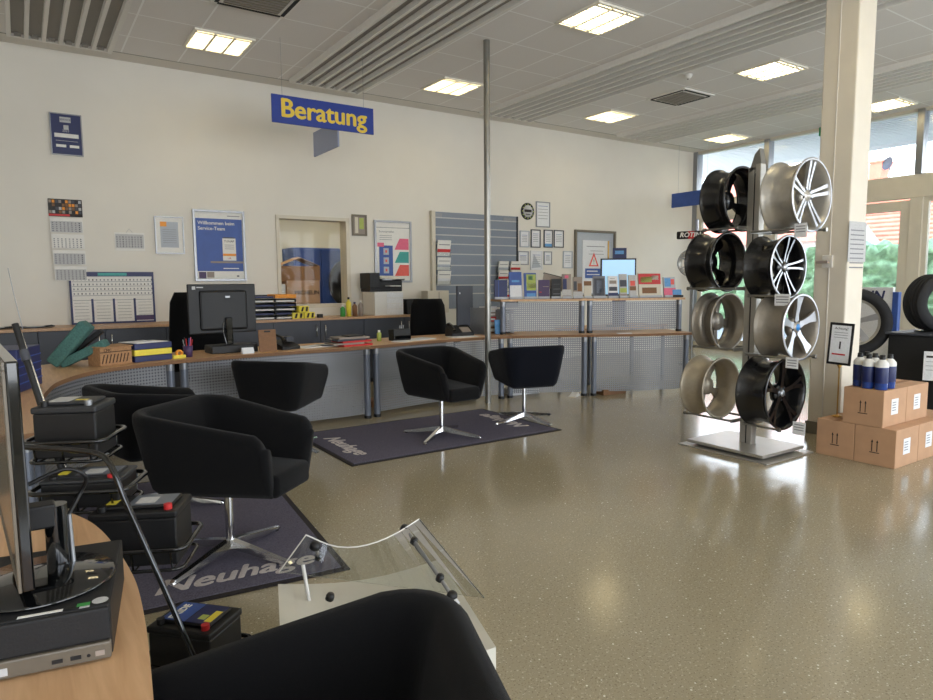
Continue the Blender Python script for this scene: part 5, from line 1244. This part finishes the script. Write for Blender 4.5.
for i, (px, zz) in enumerate(((296, 0), (307, 0), (301, .085))):
    x = bc(px, 8.62); b = MB(TR(x, 8.62, ZB+zz, .1*i)); b.box(-.075, .075, -.09, .09, 0, .08, 'yellow_tape', .004)
    b.prism([(-.05, .01), (-.02, .01), (.0, .07), (-.03, .07)], 0, .001, 'ink', T=face((0, -.0905, 0), -90)); b.prism([(.02, .01), (.05, .01), (.06, .07), (.03, .07)], 0, .001, 'ink', T=face((0, -.0905, 0), -90))
    tag(b.build('packet'), ['yellow black striped packet beside the letter trays', 'yellow black striped packet nearer the hatch', 'yellow black striped packet on top of the other two'][i], 'box', 'yellow striped packets')
tag(MB(TR(bc(320, 8.6), 8.6, ZB)).box(-.035, .035, -.03, .03, 0, .05, 'black_plastic', .006).build('stamp'), 'small black stamp pad alone below the hatch', 'stamp')
for i, (px, m, h, lb) in enumerate(((343, 'green', .16, 'green bottle on the cabinet top right of the hatch'), (349, 'yellow_tape', .27, 'tall yellow spray bottle on the cabinet top'), (355, 'brown', .2, 'brown bottle on the cabinet top left of the printer'), (361, 'taupe', .22, 'pale bottle on the cabinet top beside the printer drawers'))):
    t = thing('bottle', lb, 'bottle', (bc(px, 8.65), 8.65, ZB)); MB().lathe([(0, 0), (.035, 0), (.036, h*.7), (.014, h*.85), (.014, h*.9)], m, 18).build('body', t); MB().lathe([(.016, h*.88), (.016, h), (0, h)], ['white_plastic', 'black_plastic', 'blue_dark', 'white_plastic'][i], 12).build('cap', t)
# printer on drawers
x = bc(384, 8.75)
t = thing('drawer_box', 'white drawer box under the printer on the cabinet top', 'drawer box', (x, 8.75, ZB))
MB().box(-.24, .22, -.2, .2, 0, .34, 'white_plastic', .006).build('body', t)
for k in range(4): MB().box(-.05, .215, -.206, -.2, .01+k*.08, .083+k*.08, 'label_white', .003).build('drawer', t)
t = thing('printer', 'black printer with open paper tray on the white drawer box', 'printer', (x, 8.75, ZB+.34))
MB().box(-.26, .26, -.1, .22, 0, .16, 'black_plastic', .01).build('body', t); MB().box(-.28, -.12, -.14, .2, .05, .27, 'black_plastic', .01).build('control_panel', t)
MB().box(-.1, .27, -.16, .1, .16, .185, 'black_gloss', .004).build('lid', t); MB(Matrix.Rotation(R_(8), 4, 'X')).box(-.08, .22, -.2, .12, .21, .216, 'paper').build('paper', t); MB().box(-.02, .16, -.25, -.1, .075, .085, 'paper').build('output_sheet', t)
x = bc(408, 8.75)
t = thing('printer', 'low dark printer right of the white drawer box', 'printer', (x+.06, 8.75, ZB)); MB().box(-.16, .2, -.16, .16, 0, .22, 'black_plastic', .01).build('body', t); MB().box(-.0, .1, -.165, -.16, .03, .1, 'paper_grey').build('output_sheet', t)
x = bc(436, 8.8); b = MB(TR(x, 8.8, ZB)); b.box(-.2, .18, -.1, .1, 0, .34, 'cream_trim', .006); b.box(-.005, .005, -.102, -.1, .02, .32, 'taupe'); tag(b.build('file_box'), 'cream file box right of the low printer', 'box')
# white paper box
# ---- raised counter items
HC = offset(FE, .38); ZH = 1.19
hg = 'brochure displays on the raised counter'
def disp(px0, px1, pyt, lb, blocks, base='label_white', depth=.06, lean=8):
    p, a = on_curve(HC, (px0+px1)/2, ZH); l, _ = on_curve(HC, px0, ZH); r, _ = on_curve(HC, px1, ZH)
    w = max(.05, (r-l).length*.94); k = (p-CAM).dot(fw); h = abs((proj(p)[1]-pyt))/F*k
    t = thing('brochure_display', lb, 'brochure display', p, R_(a), group=hg)
    MB().box(-w/2, w/2, -.02, depth, 0, .006, 'grey_slat').box(-w/2, w/2, -.03, -.02, .006, .03, 'grey_panel').build('holder', t)
    T = Matrix.Rotation(R_(-lean), 4, 'X'); b = MB(T); b.box(-w/2+.003, w/2-.003, -.012, .012, .007, h, base, .001)
    for (u0, u1, v0, v1, m) in blocks: b.box(-w/2+w*u0, -w/2+w*u1, -.0135, -.0125, .007+h*v0, .007+(h-.01)*v1, m)
    b.build('brochures', t)
car = [(.0, 1, 0, .22, 'blue_dark'), (.1, .9, .3, .5, 'slate'), (.15, .85, .62, .8, 'taupe'), (.2, .7, .85, .9, 'line_grey')]
disp(494, 508, 280, 'navy brochure box at the left end of the raised counter', [(.3, .34, 0, 1, 'blue_mid')], 'blue_dark', .1, 0)
disp(509, 523, 272, 'blue backed display with a white card on the raised counter', [(0.05, .95, .05, .5, 'label_white'), (.2, .8, .6, .7, 'blue_light')], 'blue_mid')
disp(524, 537, 273, 'brochure box with green and white cover beside the blue display', [(.2, .95, .3, .95, 'lime'), (.3, .9, .4, .6, 'paper_grey'), (.35, .7, .7, .9, 'teal'), (.2, .9, .05, .2, 'blue_light')], 'blue_mid', .08)
disp(538, 550, 280, 'dark brown box in front of the tilted laptop lid', [(.1, .3, .3, .36, 'red'), (.4, .9, .6, .66, 'taupe')], 'purple', .1, 0)
disp(551, 561.5, 279, 'black rack of small cards on the raised counter', [(.2, .9, .2, .24, 'line_grey'), (.2, .9, .45, .49, 'line_grey'), (.2, .9, .7, .74, 'line_grey')], 'black_plastic', .08, 0)
disp(562, 572, 274, 'leaflets with people photo, left of a pair', [(0, 1, .1, .35, 'paper_grey'), (.1, .5, .35, .8, 'blue_dark'), (.5, .9, .4, .7, 'taupe'), (.3, .7, .8, .95, 'pink')], 'taupe')
disp(573, 583, 277, 'leaflets with people photo, right of a pair', [(0, 1, 0, .3, 'paper_grey'), (.1, .4, .35, .8, 'slate'), (.5, .9, .3, .7, 'brown')], 'taupe')
disp(584, 592, 281, 'plain beige leaflets with dark head on the raised counter', [(0, 1, .7, 1, 'brown')], 'cream_trim')
disp(593, 606, 276, 'dark curved leaflets on the raised counter', [(.1, .9, .1, .9, 'slate'), (.3, .7, .2, .8, 'post_blue')], 'line_grey')
disp(607.5, 618, 276, 'leaflets with a car photo and blue foot', car, 'label_white')
disp(619, 627.5, 274, 'leaflets with landscape picture, left of the orange one', [(.1, .9, .45, .75, 'slate'), (.1, .9, .2, .4, 'lime'), (.1, .9, .02, .15, 'taupe')], 'paper_grey')
disp(628.5, 637, 275, 'leaflets with an orange diamond picture', [(.1, .9, .3, .5, 'brown'), (.2, .8, .5, .75, 'coral')], 'paper_grey')
disp(638.5, 662, 273, 'wide red and cream catalogue display near the right end', [(0, 1, .52, .98, 'red'), (.1, .6, .6, .85, 'lime'), (.6, .9, .7, .9, 'cream_trim'), (.15, .8, .15, .4, 'brown')], 'cream_trim')
disp(663.5, 676, 277, 'pink and blue display with round top on the raised counter', [(0, 1, 0, .45, 'pink'), (.1, .6, .5, .95, 'blue_light'), (.6, .9, .6, .9, 'coral')], 'grey_panel')
p, a = on_curve(HC, 684, ZH)
t = thing('card_tray', 'small dark tray of blue cards at the right end of the raised counter', 'tray', p, R_(a)); MB().box(-.08, .07, -.04, .05, 0, .03, 'black_plastic', .004).build('tray', t); MB(Matrix.Rotation(R_(-10), 4, 'X')).box(-.07, .06, -.02, .02, .03, .1, 'blue_light', .003).build('cards', t)
# tilted laptop lid
p, a = on_curve(offset(FE, .5), 552, ZH)
t = thing('tablet_stand', 'tilted taupe screen standing behind the dark boxes', 'screen', p, R_(a))
T = Matrix.Translation((0, .02, .12)) @ Matrix.Rotation(R_(14), 4, 'Y') @ Matrix.Rotation(R_(-15), 4, 'X')
MB(T).box(-.14, .14, -.008, .008, 0, .18, 'taupe', .004).box(-.145, .145, -.004, .012, .17, .19, 'black_plastic', .003).build('panel', t); MB().box(-.06, .06, -.0, .08, 0, .02, 'black_plastic', .004).box(-.02, .02, .02, .04, .02, .16, 'black_plastic').build('stand', t)
# light blue screen behind raised counter
p, q = at(601, 258, Y=6.6), at(635.5, 258.5, Y=6.6)
xm = (p.x+q.x)/2
tb = thing('back_desk', 'low wooden desk behind the raised counter holding the bright screen', 'desk', (xm, 6.75, 0), world=True)
MB().box(xm-.7, xm+.9, 6.45, 7.15, .73, .76, 'wood_top', .003).build('top', tb)
for sx in (xm-.65, xm+.85):
    for sy in (6.5, 7.1): MB().cyl((sx, sy, 0), (sx, sy, .73), .025, 'post_blue', 12).build('leg', tb)
t = thing('computer_monitor', 'monitor with bright light blue screen behind the raised counter', 'monitor', (xm, 6.65, .76), world=True)
Tm = face((xm, 6.6, 0), 234)
w = (q.x-p.x)/2*.72; b = MB(Tm); b.box(-w, w, 1.2, p.z, -.03, 0, 'black_plastic', .004); b.build('housing', t)
MB(Tm).box(-w+.02, w-.02, 1.22, p.z-.02, .0, .002, 'screen_light').build('screen', t); MB(Tm).box(-.03, .03, .77, 1.3, -.06, -.03, 'black_plastic', .003).box(-.14, .14, .76, .775, -.15, .08, 'black_plastic', .004).build('stand', t)
p0, p1 = at(613, 248, Y=7.0), at(625.5, 257.5, Y=7.0)
b = MB(face((p0.x, 7.0, 0), 234)); w = (p1.x-p0.x)*.75; b.box(0, w, .76, p0.z, -.02, 0, 'blue_dark', .003); b.box(w*.15, w*.8, p0.z-.09, p0.z-.04, 0, .001, 'blue_light')
tag(b.build('display_board'), 'small dark blue board rising above the bright screen', 'board')
p, a = on_curve(offset(FE, .5), 649, ZH)
t = thing('paper_roll', 'white round roll behind the red catalogue display', 'roll', p); MB().lathe([(.015, 0), (.06, 0), (.06, .22), (.015, .22)], 'label_white', 24, closed=True).build('roll', t)
# floor items under the counter
p = at(575, 396, z=0)
b = MB(TR(p.x, p.y, 0, .4)); b.prism([(-.08, 0), (.07, 0), (.02, .045), (-.03, .02)], -.05, .04, 'paper', T=Matrix(((1, 0, 0, 0), (0, 0, -1, 0), (0, 1, 0, 0), (0, 0, 0, 1))))
tag(b.build('paper_scrap'), 'crumpled white paper scrap on the floor below the raised counter', 'paper')
for (px, py, w, m, lb) in ((395, 403, .45, 'brown', 'low wooden footrest under the counter behind the mat'), (470, 398, .4, 'black_plastic', 'black footrest under the counter left of the navy chair'), (535, 392, .4, 'label_white', 'white flat box under the counter behind the navy chair'), (625, 392, .35, 'brown', 'brown flat box under the right counter unit')):
    p = at(px, py, z=.05); p.z = 0; b = MB(TR(p.x, p.y+.25, 0, R_(-8 if px > 500 else 4))); b.box(-w/2, w/2, -.1, .15, .0, .07, m, .005); tag(b.build('footrest' if 'footrest' in lb else 'flat_box'), lb, 'footrest' if 'footrest' in lb else 'box')

# ------------------------------------------------------------------ cleanup of helper props
for o in bpy.data.objects:
    if '_w' in o: del o['_w']

# ------------------------------------------------------------------ light
w = bpy.data.worlds.new('world'); bpy.context.scene.world = w; w.use_nodes = True; nt = w.node_tree
bg = nt.nodes['Background']; tcw = nt.nodes.new('ShaderNodeTexCoord'); spw = nt.nodes.new('ShaderNodeSeparateXYZ'); nt.links.new(tcw.outputs['Generated'], spw.inputs[0])
rw = nt.nodes.new('ShaderNodeValToRGB'); nt.links.new(spw.outputs[2], rw.inputs['Fac'])
rw.color_ramp.elements[0].color = (.92, .96, 1, 1); rw.color_ramp.elements[1].color = (.55, .72, 1, 1)
nt.links.new(rw.outputs['Color'], bg.inputs['Color']); bg.inputs['Strength'].default_value = 5.5
def portal(name, loc, rot, sx, sy):
    l = bpy.data.lights.new(name, 'AREA'); l.shape = 'RECTANGLE'; l.size = sx; l.size_y = sy; l.cycles.is_portal = True
    o = bpy.data.objects.new(name, l); C.objects.link(o); o.location = loc; o.rotation_euler = rot
portal('window_portal', (XW+.2, 2.5, 2.05), (0, R_(90), 0), 4.0, 13.2)
portal('shopfront_portal', (4.4, -4.35, 1.9), (R_(90), 0, 0), 15, 2.7)
sc = bpy.context.scene
sc.view_settings.view_transform = 'Standard'; sc.view_settings.look = 'None'; sc.view_settings.gamma = 1; sc.view_settings.use_curve_mapping = False
sc.view_settings.exposure = 0.35
